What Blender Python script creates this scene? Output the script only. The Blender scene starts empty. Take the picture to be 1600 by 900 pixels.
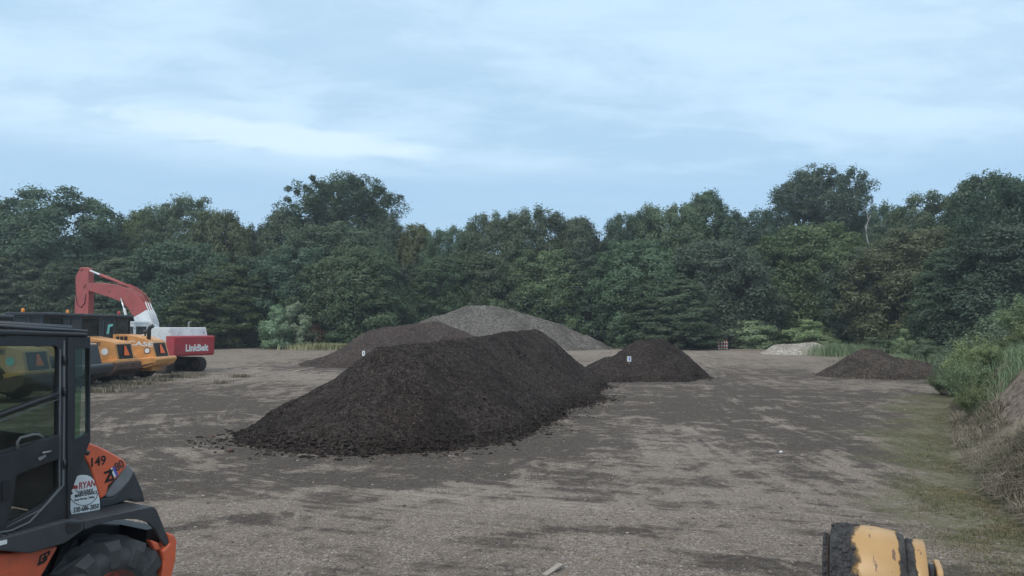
import bpy, bmesh, math, random
import numpy as np
from mathutils import Vector, Matrix
R = math.radians
random.seed(7); rng = np.random.default_rng(7)
S = bpy.context.scene; C = S.collection

# ------------------------------------------------------------------ camera
FPX = 1150.0; CAMZ = 2.85; PITCH = R(3.0)
cd = bpy.data.cameras.new('camera'); cam = bpy.data.objects.new('camera', cd); C.objects.link(cam)
cd.sensor_width = 36; cd.lens = FPX/1600*36; cd.clip_start = .05; cd.clip_end = 5000
cam.location = (0, 0, CAMZ); cam.rotation_euler = (R(90)+PITCH, 0, 0)
S.camera = cam
# ------------------------------------------------------------------ world
SUN_EL, SUN_AZ = R(52), R(215)          # azimuth measured clockwise from +Y : behind camera, left
w = bpy.data.worlds.new('World'); S.world = w; w.use_nodes = True
nt = w.node_tree; N = nt.nodes; L = nt.links
for n in list(N): N.remove(n)
out = N.new('ShaderNodeOutputWorld'); bg = N.new('ShaderNodeBackground'); bg.inputs[1].default_value = .1
sky = N.new('ShaderNodeTexSky'); sky.sky_type = 'NISHITA'; sky.sun_disc = False
sky.sun_elevation = SUN_EL; sky.sun_rotation = SUN_AZ
tc = N.new('ShaderNodeTexCoord'); sep = N.new('ShaderNodeSeparateXYZ'); L.new(tc.outputs['Generated'], sep.inputs[0])
def wm(op, a, b=None, c=None, clamp=False):
    m = N.new('ShaderNodeMath'); m.operation = op; m.use_clamp = clamp
    for i, v in enumerate((a, b, c)):
        if v is None: continue
        if isinstance(v, (int, float)): m.inputs[i].default_value = v
        else: L.new(v, m.inputs[i])
    return m.outputs[0]
def wmap(v, a, b, c=0., d=1.):
    m = N.new('ShaderNodeMapRange'); m.interpolation_type = 'SMOOTHSTEP'; L.new(v, m.inputs[0])
    for i, q in enumerate((a, b, c, d)): m.inputs[i+1].default_value = q
    return m.outputs[0]
def wcol(f, a, b):
    m = N.new('ShaderNodeMix'); m.data_type = 'RGBA'
    if isinstance(f, (int, float)): m.inputs[0].default_value = f
    else: L.new(f, m.inputs[0])
    for i, q in ((6, a), (7, b)):
        if isinstance(q, tuple): m.inputs[i].default_value = (*q, 1)
        else: L.new(q, m.inputs[i])
    return m.outputs[2]
zc = wm('MAXIMUM', sep.outputs[2], 0.0)
den = wm('ADD', zc, .12)
comb = N.new('ShaderNodeCombineXYZ'); L.new(wm('DIVIDE', sep.outputs[0], den), comb.inputs[0]); L.new(wm('DIVIDE', sep.outputs[1], den), comb.inputs[1])
def wnoise(scale, detail, rough, off, dist=.0):
    mp = N.new('ShaderNodeMapping'); L.new(comb.outputs[0], mp.inputs[0]); mp.inputs['Location'].default_value = off
    mp.inputs['Scale'].default_value = (.55, 1.0, 1); mp.inputs['Rotation'].default_value = (0, 0, R(-9))
    n = N.new('ShaderNodeTexNoise'); L.new(mp.outputs[0], n.inputs[0])
    n.inputs['Scale'].default_value = scale; n.inputs['Detail'].default_value = detail; n.inputs['Roughness'].default_value = rough; n.inputs['Distortion'].default_value = dist
    return n.outputs[0]
n1 = wnoise(.55, 8, .55, (3.1, 1.7, 0), .3)
n2 = wnoise(1.5, 10, .6, (9.1, 4.2, 0), .25)
n3 = wnoise(5.0, 10, .62, (2.1, 7.7, 0), .5)
veil = wmap(n1, .34, .66)
elev = wmap(sep.outputs[2], .46, .95)
band = wcol(veil, (3.0, 4.5, 5.95), (4.0, 5.35, 6.5))
soft = wcol(wm('MULTIPLY', wmap(wm('ADD', wm('MULTIPLY', n2, .6), wm('MULTIPLY', n3, .4)), .42, .62), .60), band, (4.7, 6.1, 7.2))
dark = wcol(wm('MULTIPLY', wmap(wm('ADD', wm('MULTIPLY', n2, .55), wm('MULTIPLY', n3, .45)), .52, .38), .45), soft, (2.9, 4.35, 5.8))
# brighter white streak low in the left half of the sky
az = wm('ARCTAN2', sep.outputs[0], sep.outputs[1])
el = wm('ARCSINE', sep.outputs[2])
ga = wm('MULTIPLY', wm('ADD', az, R(19)), 1/R(19)); ge = wm('MULTIPLY', wm('SUBTRACT', wm('ADD', el, wm('MULTIPLY', az, .055)), R(12.9)), 1/R(1.7))
g = wm('POWER', 2.718, wm('MULTIPLY', wm('ADD', wm('MULTIPLY', ga, ga), wm('MULTIPLY', ge, ge)), -1))
streak = wmap(wm('ADD', wm('MULTIPLY', g, .52), wm('ADD', wm('MULTIPLY', n2, .3), wm('MULTIPLY', n3, .5))), .70, .88)
withst = wcol(wm('MULTIPLY', streak, .85), dark, (5.1, 6.3, 7.0))
# bluer strip close above the tree tops
low = wmap(wm('SUBTRACT', el, wm('MULTIPLY', n1, R(4))), R(11.3), R(8.3))
lowc = wcol(wm('MULTIPLY', low, .85), withst, (2.7, 4.2, 5.8))
high = wcol(elev, lowc, (6.6, 7.0, 7.3))      # paler overhead sky, out of view, added to light the ground more neutrally
fin = wcol(.92, sky.outputs[0], high)
L.new(fin, bg.inputs[0]); L.new(bg.outputs[0], out.inputs[0])
# ------------------------------------------------------------------ sun behind thin cloud
sl = bpy.data.lights.new('sun', 'SUN'); sl.energy = 1.1; sl.angle = R(24); sl.color = (1, .93, .84)
so = bpy.data.objects.new('sun', sl); C.objects.link(so)
sd = Vector((math.sin(SUN_AZ)*math.cos(SUN_EL), math.cos(SUN_AZ)*math.cos(SUN_EL), math.sin(SUN_EL)))
so.rotation_euler = sd.to_track_quat('Z', 'Y').to_euler()
S.view_settings.view_transform = 'Standard'; S.view_settings.look = 'None'; S.view_settings.exposure = .68; S.view_settings.gamma = 1
S.render.engine = 'CYCLES'
S.cycles.max_bounces = 6; S.cycles.diffuse_bounces = 3; S.cycles.glossy_bounces = 3; S.cycles.transparent_max_bounces = 12; S.cycles.transmission_bounces = 4
S.cycles.use_denoising = True

# ================================================================== helpers
def tag(o, label=None, cat=None, group=None, kind=None):
    if label: o['label'] = label
    if cat: o['category'] = cat
    if group: o['group'] = group
    if kind: o['kind'] = kind
    return o
def empty(name, loc=(0,0,0), rz=0, **k):
    o = bpy.data.objects.new(name, None); C.objects.link(o); o.location = loc; o.rotation_euler = (0, 0, rz); o.empty_display_size = .2
    return tag(o, **k)
def link(name, me, mats, parent=None, loc=None):
    o = bpy.data.objects.new(name, me); C.objects.link(o)
    for m in (mats if isinstance(mats, (list, tuple)) else [mats]): me.materials.append(m)
    if parent is not None: o.parent = parent
    if loc is not None: o.location = loc
    return o
class MB:
    """collects shapes in one bmesh, builds ONE object"""
    def __init__(s): s.bm = bmesh.new(); s.mi = 0
    def face(s, vs, mi=None):
        try: f = s.bm.faces.new(vs)
        except ValueError: return None
        f.material_index = s.mi if mi is None else mi
        return f
    def box(s, x0, x1, y0, y1, z0, z1, M=None, mi=None):
        P = [(x0,y0,z0),(x1,y0,z0),(x1,y1,z0),(x0,y1,z0),(x0,y0,z1),(x1,y0,z1),(x1,y1,z1),(x0,y1,z1)]
        v = [s.bm.verts.new(M @ Vector(p) if M else p) for p in P]
        for q in ((3,2,1,0),(4,5,6,7),(0,1,5,4),(1,2,6,5),(2,3,7,6),(3,0,4,7)): s.face([v[i] for i in q], mi)
        return s
    def prism(s, pts, y0, y1, M=None, mi=None, taper=None):
        """pts in the x-z plane, extruded along y; taper=(cx,cz,scale) shrinks the y1 side"""
        a = sum(pts[i][0]*pts[(i+1) % len(pts)][1]-pts[(i+1) % len(pts)][0]*pts[i][1] for i in range(len(pts)))
        if a < 0: pts = pts[::-1]
        def g(p, y):
            if taper and y == y0: p = (taper[0]+(p[0]-taper[0])*taper[2], taper[1]+(p[1]-taper[1])*taper[2])
            q = Vector((p[0], y, p[1])); return M @ q if M else q
        A = [s.bm.verts.new(g(p, y0)) for p in pts]; B = [s.bm.verts.new(g(p, y1)) for p in pts]
        s.face(A, mi); s.face(B[::-1], mi)
        n = len(pts)
        for i in range(n): j = (i+1) % n; s.face([A[i], B[i], B[j], A[j]], mi)
        return s
    def tube(s, pts, rad, n=8, mi=None, cap=True):
        pts = [Vector(p) for p in pts]; rr = rad if isinstance(rad, (list, tuple)) else [rad]*len(pts)
        rings = []; up = None
        for i, p in enumerate(pts):
            t = (pts[min(i+1, len(pts)-1)]-pts[max(i-1, 0)]).normalized()
            if up is None: up = t.orthogonal().normalized()
            else: up = (up-t*up.dot(t)).normalized()
            b = t.cross(up)
            rings.append([s.bm.verts.new(p+(up*math.cos(2*math.pi*k/n)+b*math.sin(2*math.pi*k/n))*rr[i]) for k in range(n)])
        for a, b in zip(rings, rings[1:]):
            for k in range(n): f = s.face([a[k], a[(k+1) % n], b[(k+1) % n], b[k]], mi); f and setattr(f, 'smooth', True)
        if cap: s.face(rings[0][::-1], mi); s.face(rings[-1], mi)
        return s
    def lathe(s, prof, axis='y', c=(0,0,0), n=32, mi=None, smooth=True):
        """prof: (r, h) pairs, revolved round an axis through c"""
        rings = []
        for r, h in prof:
            ring = []
            for k in range(n):
                a = 2*math.pi*k/n; ca, sa = r*math.cos(a), r*math.sin(a)
                p = {'y': (ca, h, sa), 'z': (ca, sa, h), 'x': (h, ca, sa)}[axis]
                ring.append(s.bm.verts.new((p[0]+c[0], p[1]+c[1], p[2]+c[2])))
            rings.append(ring)
        for a, b in zip(rings, rings[1:]):
            for k in range(n): f = s.face([a[k], a[(k+1) % n], b[(k+1) % n], b[k]], mi); f and setattr(f, 'smooth', smooth)
        if prof[0][0] > 1e-4: s.face(rings[0], mi)
        if prof[-1][0] > 1e-4: s.face(rings[-1][::-1], mi)
        return s
    def text(s, body, size, M, mi=None, bold=.0, ext=.0015):
        """M maps text plane (x right, y up, z out) to the local frame"""
        cu = bpy.data.curves.new('t', 'FONT'); cu.body = body; cu.size = size; cu.extrude = ext; cu.offset = bold; cu.align_x = 'CENTER'; cu.align_y = 'CENTER'; cu.resolution_u = 3
        o = bpy.data.objects.new('t', cu); C.objects.link(o)
        bpy.context.view_layer.update()
        me = bpy.data.meshes.new_from_object(o.evaluated_get(bpy.context.evaluated_depsgraph_get()))
        bpy.data.objects.remove(o); bpy.data.curves.remove(cu)
        vs = [s.bm.verts.new(M @ v.co) for v in me.vertices]
        for p in me.polygons: s.face([vs[i] for i in p.vertices], mi)
        bpy.data.meshes.remove(me); return s
    def build(s, name, mats, parent=None, bevel=0, seg=2, loc=None, smooth=False, sub=0):
        bmesh.ops.remove_doubles(s.bm, verts=s.bm.verts, dist=1e-6)
        bmesh.ops.recalc_face_normals(s.bm, faces=s.bm.faces)
        me = bpy.data.meshes.new(name); s.bm.to_mesh(me); s.bm.free()
        if smooth: me.polygons.foreach_set('use_smooth', [True]*len(me.polygons))
        o = link(name, me, mats, parent, loc)
        if sub: m = o.modifiers.new('sub', 'SUBSURF'); m.levels = sub; m.render_levels = sub
        if bevel:
            m = o.modifiers.new('bevel', 'BEVEL'); m.width = bevel; m.segments = seg; m.limit_method = 'ANGLE'; m.angle_limit = R(35); m.harden_normals = False
        return o
def holed_plate(outline, holes, thick, y, name, m, parent, bevel=.004):
    cu = bpy.data.curves.new('c', 'CURVE'); cu.dimensions = '2D'; cu.fill_mode = 'BOTH'; cu.extrude = thick/2; cu.bevel_depth = bevel; cu.bevel_resolution = 1
    for poly in [outline]+holes:
        sp = cu.splines.new('POLY'); sp.points.add(len(poly)-1); sp.use_cyclic_u = True
        for i, p in enumerate(poly): sp.points[i].co = (p[0], p[1], 0, 1)
    o = bpy.data.objects.new('c', cu); C.objects.link(o); bpy.context.view_layer.update()
    me = bpy.data.meshes.new_from_object(o.evaluated_get(bpy.context.evaluated_depsgraph_get()))
    bpy.data.objects.remove(o); bpy.data.curves.remove(cu)
    me.transform(Matrix(((1,0,0,0),(0,0,1,y),(0,1,0,0),(0,0,0,1))))
    me.materials.clear()
    return link(name, me, m, parent)
def rounded(pts, r, n=5):
    """round every corner of a polygon (x,z)"""
    res = []
    for i in range(len(pts)):
        p0, p1, p2 = Vector(pts[i-1]), Vector(pts[i]), Vector(pts[(i+1) % len(pts)])
        a, b = (p0-p1), (p2-p1); d = min(r, a.length*.45, b.length*.45)
        A, B = p1+a.normalized()*d, p1+b.normalized()*d
        for k in range(n+1):
            t = k/n; q = A*(1-t)**2+p1*2*t*(1-t)+B*t*t; res.append((q.x, q.y))
    return res
# tracing: a ray through photo pixel (px,py) met with a vertical plane
def ray(px, py):
    d = Vector(((px-800)/FPX, 1, 0)); uy = (450-py)/FPX
    return Vector((d.x, math.cos(PITCH)-uy*math.sin(PITCH), math.sin(PITCH)+uy*math.cos(PITCH)))
def on_ground(px, py, z=0):
    d = ray(px, py); t = (z-CAMZ)/d.z; return Vector((d.x*t, d.y*t, z))
def at_depth(px, py, Y):
    d = ray(px, py); t = Y/d.y; return Vector((d.x*t, Y, CAMZ+d.z*t))
def plane_uv(px, py, P0, a, off=0):
    dx, dy = math.cos(a), math.sin(a); nx, ny = -dy, dx
    d = ray(px, py); ox, oy = P0[0]+off*nx, P0[1]+off*ny
    t = (ox*nx+oy*ny)/(d.x*nx+d.y*ny)
    X, Y = d.x*t, d.y*t
    return ((X-P0[0])*dx+(Y-P0[1])*dy, CAMZ+d.z*t)

# ---- numpy noise
def _hash(ix, iy, s):
    h = (ix.astype(np.int64)*374761393+iy.astype(np.int64)*668265263+s*1274126177) & 0xffffffff
    h = ((h ^ (h >> 13))*1274126177) & 0xffffffff
    return ((h ^ (h >> 16)) & 0xffff)/65535.
def vnoise(x, y, s=0):
    x = np.asarray(x, float); y = np.asarray(y, float)
    ix, iy = np.floor(x), np.floor(y); fx, fy = x-ix, y-iy; fx = fx*fx*(3-2*fx); fy = fy*fy*(3-2*fy)
    a, b, c, d = _hash(ix, iy, s), _hash(ix+1, iy, s), _hash(ix, iy+1, s), _hash(ix+1, iy+1, s)
    return (a*(1-fx)+b*fx)*(1-fy)+(c*(1-fx)+d*fx)*fy
def fbm(x, y, o=5, s=0, g=.5):
    r = 0; a = 1; t = 0
    for k in range(o):
        r = r+a*vnoise(x*2**k*(1+.03*k)+k*17.3, y*2**k+k*9.1, s+k); t += a; a *= g
    return r/t
def sstep(a, b, x): t = np.clip((x-a)/(b-a), 0, 1); return t*t*(3-2*t)
def np_mesh(name, V, F, attrs=None, smooth=False):
    V = np.asarray(V, np.float32); F = np.asarray(F, np.int32); k = F.shape[1]
    me = bpy.data.meshes.new(name)
    me.vertices.add(len(V)); me.vertices.foreach_set('co', V.ravel())
    me.loops.add(F.size); me.loops.foreach_set('vertex_index', F.ravel())
    me.polygons.add(len(F)); me.polygons.foreach_set('loop_start', np.arange(0, F.size, k, dtype=np.int32))
    if smooth: me.polygons.foreach_set('use_smooth', np.ones(len(F), bool))
    for n, v in (attrs or {}).items():
        at = me.attributes.new(n, 'FLOAT', 'POINT'); at.data.foreach_set('value', np.asarray(v, np.float32).ravel())
    me.update(); me.validate(); return me
def grid_faces(nr, nc):
    i = np.arange(nr*nc).reshape(nr, nc)
    return np.stack([i[:-1, :-1], i[:-1, 1:], i[1:, 1:], i[1:, :-1]], -1).reshape(-1, 4)

# ================================================================== materials
class NT:
    def __init__(s, name):
        s.m = bpy.data.materials.new(name); s.m.use_nodes = True; s.t = s.m.node_tree; s.N = s.t.nodes; s.L = s.t.links
        s.b = s.N['Principled BSDF']; s.o = s.N['Material Output']
        s.tc = s.N.new('ShaderNodeTexCoord')
    def put(s, sock, v):
        if isinstance(v, (int, float)): sock.default_value = v
        elif isinstance(v, tuple): sock.default_value = (*v, 1) if len(v) == 3 and len(sock.default_value) == 4 else v
        else: s.L.new(v, sock)
    def noise(s, scale, detail=4, rough=.5, coord='Object', dist=0, sc=(1,1,1), loc=(0,0,0)):
        mp = s.N.new('ShaderNodeMapping'); s.L.new(s.tc.outputs[coord], mp.inputs[0]); mp.inputs['Scale'].default_value = sc; mp.inputs['Location'].default_value = loc
        n = s.N.new('ShaderNodeTexNoise'); s.L.new(mp.outputs[0], n.inputs[0]); n.inputs['Scale'].default_value = scale; n.inputs['Detail'].default_value = detail
        n.inputs['Roughness'].default_value = rough; n.inputs['Distortion'].default_value = dist
        return n.outputs[0]
    def voro(s, scale, feature='F1', out='Color', coord='Object'):
        n = s.N.new('ShaderNodeTexVoronoi'); s.L.new(s.tc.outputs[coord], n.inputs['Vector']); n.inputs['Scale'].default_value = scale; n.feature = feature
        return n.outputs[out]
    def map(s, v, a, b, c=0., d=1., smooth=True):
        m = s.N.new('ShaderNodeMapRange'); m.interpolation_type = 'SMOOTHSTEP' if smooth else 'LINEAR'; s.L.new(v, m.inputs[0])
        for i, q in enumerate((a, b, c, d)): s.put(m.inputs[i+1], q)
        return m.outputs[0]
    def math(s, op, a, b=0., clamp=False):
        m = s.N.new('ShaderNodeMath'); m.operation = op; m.use_clamp = clamp; s.put(m.inputs[0], a); s.put(m.inputs[1], b); return m.outputs[0]
    def mix(s, f, a, b, blend='MIX'):
        m = s.N.new('ShaderNodeMix'); m.data_type = 'RGBA'; m.blend_type = blend; s.put(m.inputs[0], f); s.put(m.inputs[6], a); s.put(m.inputs[7], b); return m.outputs[2]
    def attr(s, name):
        a = s.N.new('ShaderNodeAttribute'); a.attribute_name = name; return a.outputs['Fac']
    def bump(s, h, strength=.5, dist=.02, prev=None):
        b = s.N.new('ShaderNodeBump'); b.inputs['Strength'].default_value = strength; b.inputs['Distance'].default_value = dist; s.L.new(h, b.inputs['Height'])
        if prev: s.L.new(prev, b.inputs['Normal'])
        return b.outputs[0]
def paint(name, col, rough=.45, dirt=.35, dcol=(.10,.085,.07), metal=0., scale=3., chips=0., chipcol=(.03,.02,.015), coat=0., coord='Object'):
    n = NT(name)
    v = n.noise(scale*1.2, 6, .6, coord); base = n.mix(n.map(v, .3, .7), tuple(c*.86 for c in col), tuple(min(c*1.08, .9) for c in col))
    d = n.noise(scale*2.4, 9, .7, coord, sc=(1, 1, .6))
    base = n.mix(n.math('MULTIPLY', n.map(d, .45, .75), dirt), base, dcol)
    if chips: base = n.mix(n.map(n.noise(scale*7, 4, .6, coord, loc=(5,2,1)), .70-chips*.12, .71-chips*.12), base, chipcol)
    n.put(n.b.inputs['Base Color'], base); n.put(n.b.inputs['Roughness'], n.map(d, .3, .8, rough-.08, rough+.25)); n.b.inputs['Metallic'].default_value = metal
    n.b.inputs['Coat Weight'].default_value = coat; n.b.inputs['Coat Roughness'].default_value = .15
    n.put(n.b.inputs['Normal'], n.bump(n.noise(scale*9, 4, .6, coord), .12, .01))
    return n.m
def flat(name, col, rough=.5, metal=0., emit=None):
    n = NT(name); v = n.noise(14, 4, .6); n.put(n.b.inputs['Base Color'], n.mix(n.map(v, .3, .7), tuple(c*.88 for c in col), col)); n.b.inputs['Roughness'].default_value = rough; n.b.inputs['Metallic'].default_value = metal
    return n.m
def glass(name, tint, fac=.10, refl=(.9,.95,1), rough=.02):
    n = NT(name); n.N.remove(n.b)
    tr = n.N.new('ShaderNodeBsdfTransparent'); tr.inputs[0].default_value = (*tint, 1)
    gl = n.N.new('ShaderNodeBsdfGlossy'); gl.inputs[0].default_value = (*refl, 1); gl.inputs['Roughness'].default_value = rough
    df = n.N.new('ShaderNodeBsdfDiffuse'); df.inputs[0].default_value = (.25, .24, .22, 1)
    fr = n.N.new('ShaderNodeLayerWeight'); fr.inputs[0].default_value = .5
    mx = n.N.new('ShaderNodeMixShader'); n.L.new(n.math('ADD', n.math('MULTIPLY', n.math('POWER', fr.outputs['Facing'], 4.), .55), .025), mx.inputs[0]); n.L.new(tr.outputs[0], mx.inputs[1]); n.L.new(gl.outputs[0], mx.inputs[2])
    m2 = n.N.new('ShaderNodeMixShader'); n.L.new(n.map(n.noise(2.2, 7, .65), .4, .9, fac*.3, fac), m2.inputs[0]); n.L.new(mx.outputs[0], m2.inputs[1]); n.L.new(df.outputs[0], m2.inputs[2])
    n.L.new(m2.outputs[0], n.o.inputs[0]); return n.m
M = {}
M['black'] = paint('black_paint', (.022,.024,.028), .38, .35, (.05,.048,.045), scale=2.5)
M['black_plastic'] = paint('black_plastic', (.044,.046,.051), .55, .6, (.075,.075,.075), scale=4)
M['grey_plastic'] = paint('grey_plastic', (.20,.20,.205), .5, .3, scale=4)
M['dark_panel'] = paint('dark_panel', (.045,.048,.054), .42, .4, (.09,.09,.09), scale=3)
M['orange_red'] = paint('orange_red_paint', (.80,.150,.065), .32, .22, (.20,.10,.07), scale=2, coat=.3)
M['orange_low'] = paint('orange_muddy_paint', (.62,.12,.055), .4, .5, (.16,.09,.07), scale=3)
M['yellow'] = paint('loader_yellow_paint', (.70,.33,.11), .42, .55, (.24,.14,.075), scale=1.2, chips=.25)
M['yellow_old'] = paint('loader_faded_yellow_paint', (.62,.32,.12), .5, .6, (.22,.16,.10), scale=1.2, chips=.35)
M['red'] = paint('faded_red_paint', (.40,.035,.048), .5, .5, (.28,.10,.09), scale=.9, chips=.3, chipcol=(.25,.07,.05))
M['red_boom'] = paint('weathered_red_paint', (.35,.065,.055), .5, .6, (.30,.14,.12), scale=.8, chips=.5, chipcol=(.07,.03,.025))
M['white'] = paint('weathered_white_paint', (.66,.68,.69), .5, .45, (.35,.34,.33), scale=.9, chips=.4, chipcol=(.15,.08,.05))
M['sticker'] = paint('sticker_vinyl', (.78,.80,.80), .35, .2, (.4,.4,.4), scale=3)
M['rubber'] = paint('tyre_rubber', (.050,.051,.053), .7, .6, (.12,.11,.10), scale=5)
M['steel'] = paint('worn_steel', (.30,.30,.31), .35, .4, (.12,.09,.07), metal=.7, scale=3)
M['chrome'] = flat('cylinder_rod', (.75,.76,.78), .2, .9)
M['dark_steel'] = paint('dirty_steel', (.035,.030,.028), .7, .7, (.07,.055,.045), scale=2)
M['muddy'] = paint('muddy_iron', (.11,.06,.045), .75, .8, (.045,.032,.028), scale=1.6)
M['ink'] = flat('black_ink', (.012,.012,.014), .5)
M['ink_grey'] = flat('grey_ink', (.06,.055,.06), .5)
M['ink_red'] = flat('red_ink', (.42,.025,.035), .5)
M['ink_blue'] = flat('violet_blue_ink', (.10,.12,.50), .4)
M['white_ink'] = flat('white_lettering', (.80,.80,.79), .5)
M['orange_tri'] = flat('orange_reflector', (.95,.16,.03), .4)
M['amber'] = flat('amber_plastic', (.85,.28,.03), .25)
M['red_lens'] = flat('red_plastic', (.55,.05,.05), .3)
M['edge'] = flat('edge_highlight_grey', (.13,.135,.14), .45)  # lighter grey that paints edge highlights on the cab rail, handle and seal
M['glass'] = glass('cab_glass', (.56,.555,.53), .16)
M['glass_green'] = glass('green_cab_glass', (.68,.84,.74), .20)
M['far_glass'] = glass('dusty_cab_glass', (.38,.44,.44), .25)
M['teal'] = flat('teal_sticker', (.16,.48,.45), .4)
M['seat'] = flat('seat_fabric', (.025,.026,.03), .85)
M['bark'] = paint('bark', (.10,.085,.07), .9, .5, (.05,.045,.04), scale=3)
M['dead'] = paint('dead_wood', (.36,.35,.33), .8, .4, (.25,.22,.2), scale=3)
M['wood'] = paint('weathered_wood', (.33,.29,.25), .8, .5, (.15,.12,.10), scale=6)

# ================================================================== haze
m = MB(); m.box(-420, 420, -90, 420, -3, 40); hz = m.build('haze', [], None); tag(hz, kind='stuff')
hm = bpy.data.materials.new('haze_air'); hm.use_nodes = True; hn = hm.node_tree
for q in list(hn.nodes): hn.nodes.remove(q)
ho_ = hn.nodes.new('ShaderNodeOutputMaterial'); hv = hn.nodes.new('ShaderNodeVolumePrincipled'); hv.inputs['Color'].default_value = (.80, .88, .95, 1); hv.inputs['Density'].default_value = .00065; hv.inputs['Anisotropy'].default_value = .2
hn.links.new(hv.outputs[0], ho_.inputs['Volume']); hz.data.materials.append(hm)
# ================================================================== terrain
TOE = np.array([(4.6, 2), (6.4, 7), (8.1, 12.6), (11.1, 18.5), (14.9, 25), (20.8, 33), (29.5, 45), (42, 62), (53, 80)], float)
def bank_s(x, y):
    """signed distance to the toe line of the bank, positive on the bank side"""
    x = np.asarray(x, float); y = np.asarray(y, float); best = np.full(x.shape, 1e9); sg = np.ones(x.shape)
    for (ax, ay), (bx, by) in zip(TOE, TOE[1:]):
        dx, dy = bx-ax, by-ay; l2 = dx*dx+dy*dy
        t = np.clip(((x-ax)*dx+(y-ay)*dy)/l2, 0, 1); qx, qy = ax+t*dx, ay+t*dy
        d = np.hypot(x-qx, y-qy); side = np.sign((x-ax)*dy-(y-ay)*dx)
        m = d < best; best = np.where(m, d, best); sg = np.where(m, side, sg)
    return best*sg
def ground_z(x, y):
    x = np.asarray(x, float); y = np.asarray(y, float)
    s = bank_s(x, y)+(fbm(x*.35, y*.35, 4, 3)-.5)*1.3
    hgt = 1.75+.35*(fbm(x*.2, y*.2, 3, 5)-.5)
    z = hgt*sstep(-.15, 2.1, s)*(1-sstep(60, 85, y))
    z = z+sstep(.1, 1.2, s)*(fbm(x*1.3, y*1.3, 5, 11)-.5)*.42
    flatm = 1-sstep(-.5, .5, s)
    z = z+flatm*((fbm(x*.22, y*.22, 4, 21)-.5)*.10+(fbm(x*1.6, y*1.6, 4, 22)-.5)*.035)
    z = z+sstep(46, 84, y)*.50+sstep(95, 140, y)*1.0
    return z
def gz(x, y): return float(ground_z(np.array([x]), np.array([y]))[0])
rows = np.concatenate([[-60, -30, -12, -4, 0, 1.2], np.geomspace(2.2, 125, 640), [140, 170, 230, 340, 600, 1200]])
tcol = np.linspace(-1, 1, 620)
W = np.maximum(np.abs(rows), 7)*1.15+np.where(rows > 130, 60, 0)+np.where(rows < 0, 20, 0)
X = tcol[None, :]*W[:, None]; Yg = np.repeat(rows[:, None], len(tcol), 1)
Z = ground_z(X, Yg)
# tyre tracks: polylines in world space pressed a little into the ground, and a colour mask
def dist_poly(x, y, P):
    best = np.full(x.shape, 1e9)
    for (ax, ay), (bx, by) in zip(P, P[1:]):
        dx, dy = bx-ax, by-ay; t = np.clip(((x-ax)*dx+(y-ay)*dy)/(dx*dx+dy*dy), 0, 1)
        best = np.minimum(best, np.hypot(x-ax-t*dx, y-ay-t*dy))
    return best
TR = []
def track(P, w=.9, half=.22):
    P = np.array(P, float); tng = np.gradient(P, axis=0); nrm = np.stack([-tng[:, 1], tng[:, 0]], 1); nrm /= np.linalg.norm(nrm, axis=1)[:, None]
    TR.append((P+nrm*w, half)); TR.append((P-nrm*w, half))
track([(5.0, 3), (5.3, 8), (6.3, 14), (8.5, 24), (11, 36), (14, 55), (16, 80)])
track([(2.2, 3), (2.8, 9), (4.3, 17), (7, 28), (11, 42), (13, 60)])
track([(11, 5.5), (8.6, 8.5), (6.4, 12.5), (5.2, 19), (6.2, 30), (9, 44)], .95, .3)
track([(-1.5, 3), (-2, 8), (-4.5, 13), (-9.5, 19), (-13, 27), (-15, 38), (-14, 55)])
track([(8, 9.5), (4.5, 10.2), (0, 10.5), (-5, 12)], .8, .2)
trk = np.zeros_like(X)
for P, hf in TR:
    d = dist_poly(X+(fbm(X*.4, Yg*.4, 2, 60)-.5)*.5, Yg, P)
    m = np.exp(-(d/hf)**2); trk = np.maximum(trk, m*sstep(.38, .62, fbm(X*.35, Yg*.35, 4, 61)))
Z = Z-trk*.012*(Yg < 90)
def smooth_line(P, it=4):
    P = np.array(P, float)
    for _ in range(it):
        a, b = P[:-1]*.75+P[1:]*.25, P[:-1]*.25+P[1:]*.75; P = np.concatenate([P[:1], np.stack([a, b], 1).reshape(-1, 2), P[-1:]])
    return P
def lane_uv(P):
    best = np.full(X.shape, 1e9); U = np.zeros_like(X); Vv = np.zeros_like(X); acc = 0
    for (ax, ay), (bx, by) in zip(P, P[1:]):
        dx, dy = bx-ax, by-ay; l2 = dx*dx+dy*dy+1e-9; t = np.clip(((X-ax)*dx+(Yg-ay)*dy)/l2, 0, 1); qx, qy = X-ax-t*dx, Yg-ay-t*dy; d = qx*qx+qy*qy
        m = d < best; best = np.where(m, d, best); U = np.where(m, np.sqrt(d)*np.sign(qx*dy-qy*dx), U); Vv = np.where(m, acc+t*math.sqrt(l2), Vv); acc += math.sqrt(l2)
    return U, Vv
u1, v1 = lane_uv(smooth_line([(11, 2), (9.5, 7), (8.2, 13), (8.4, 21), (10, 32), (12.5, 48), (15, 66), (17, 95)]))
u2, v2 = lane_uv(smooth_line([(16, 6), (9, 8.8), (2, 11.6), (-4, 13.6), (-9, 17.5), (-12.5, 25), (-14.5, 36), (-15, 60), (-14, 95)]))
w1 = np.exp(-np.abs(u1)/5.5)*sstep(6, 13, Yg); w2 = np.exp(-np.abs(u2)/5.0)
bs = bank_s(X, Yg)+(fbm(X*.5, Yg*.5, 4, 31)-.5)*1.2
bankm = sstep(-.15, .5, bs)
grass = .85*sstep(-2.5, -.8, bs+(fbm(X*.8, Yg*.8, 4, 33)-.5)*2.4)*(1-bankm)*sstep(6.5, 11, Yg)*(1-sstep(30, 42, Yg))
grass = np.maximum(grass, sstep(82, 92, Yg+(fbm(X*.2, Yg*.2, 3, 34)-.5)*14))
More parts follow.
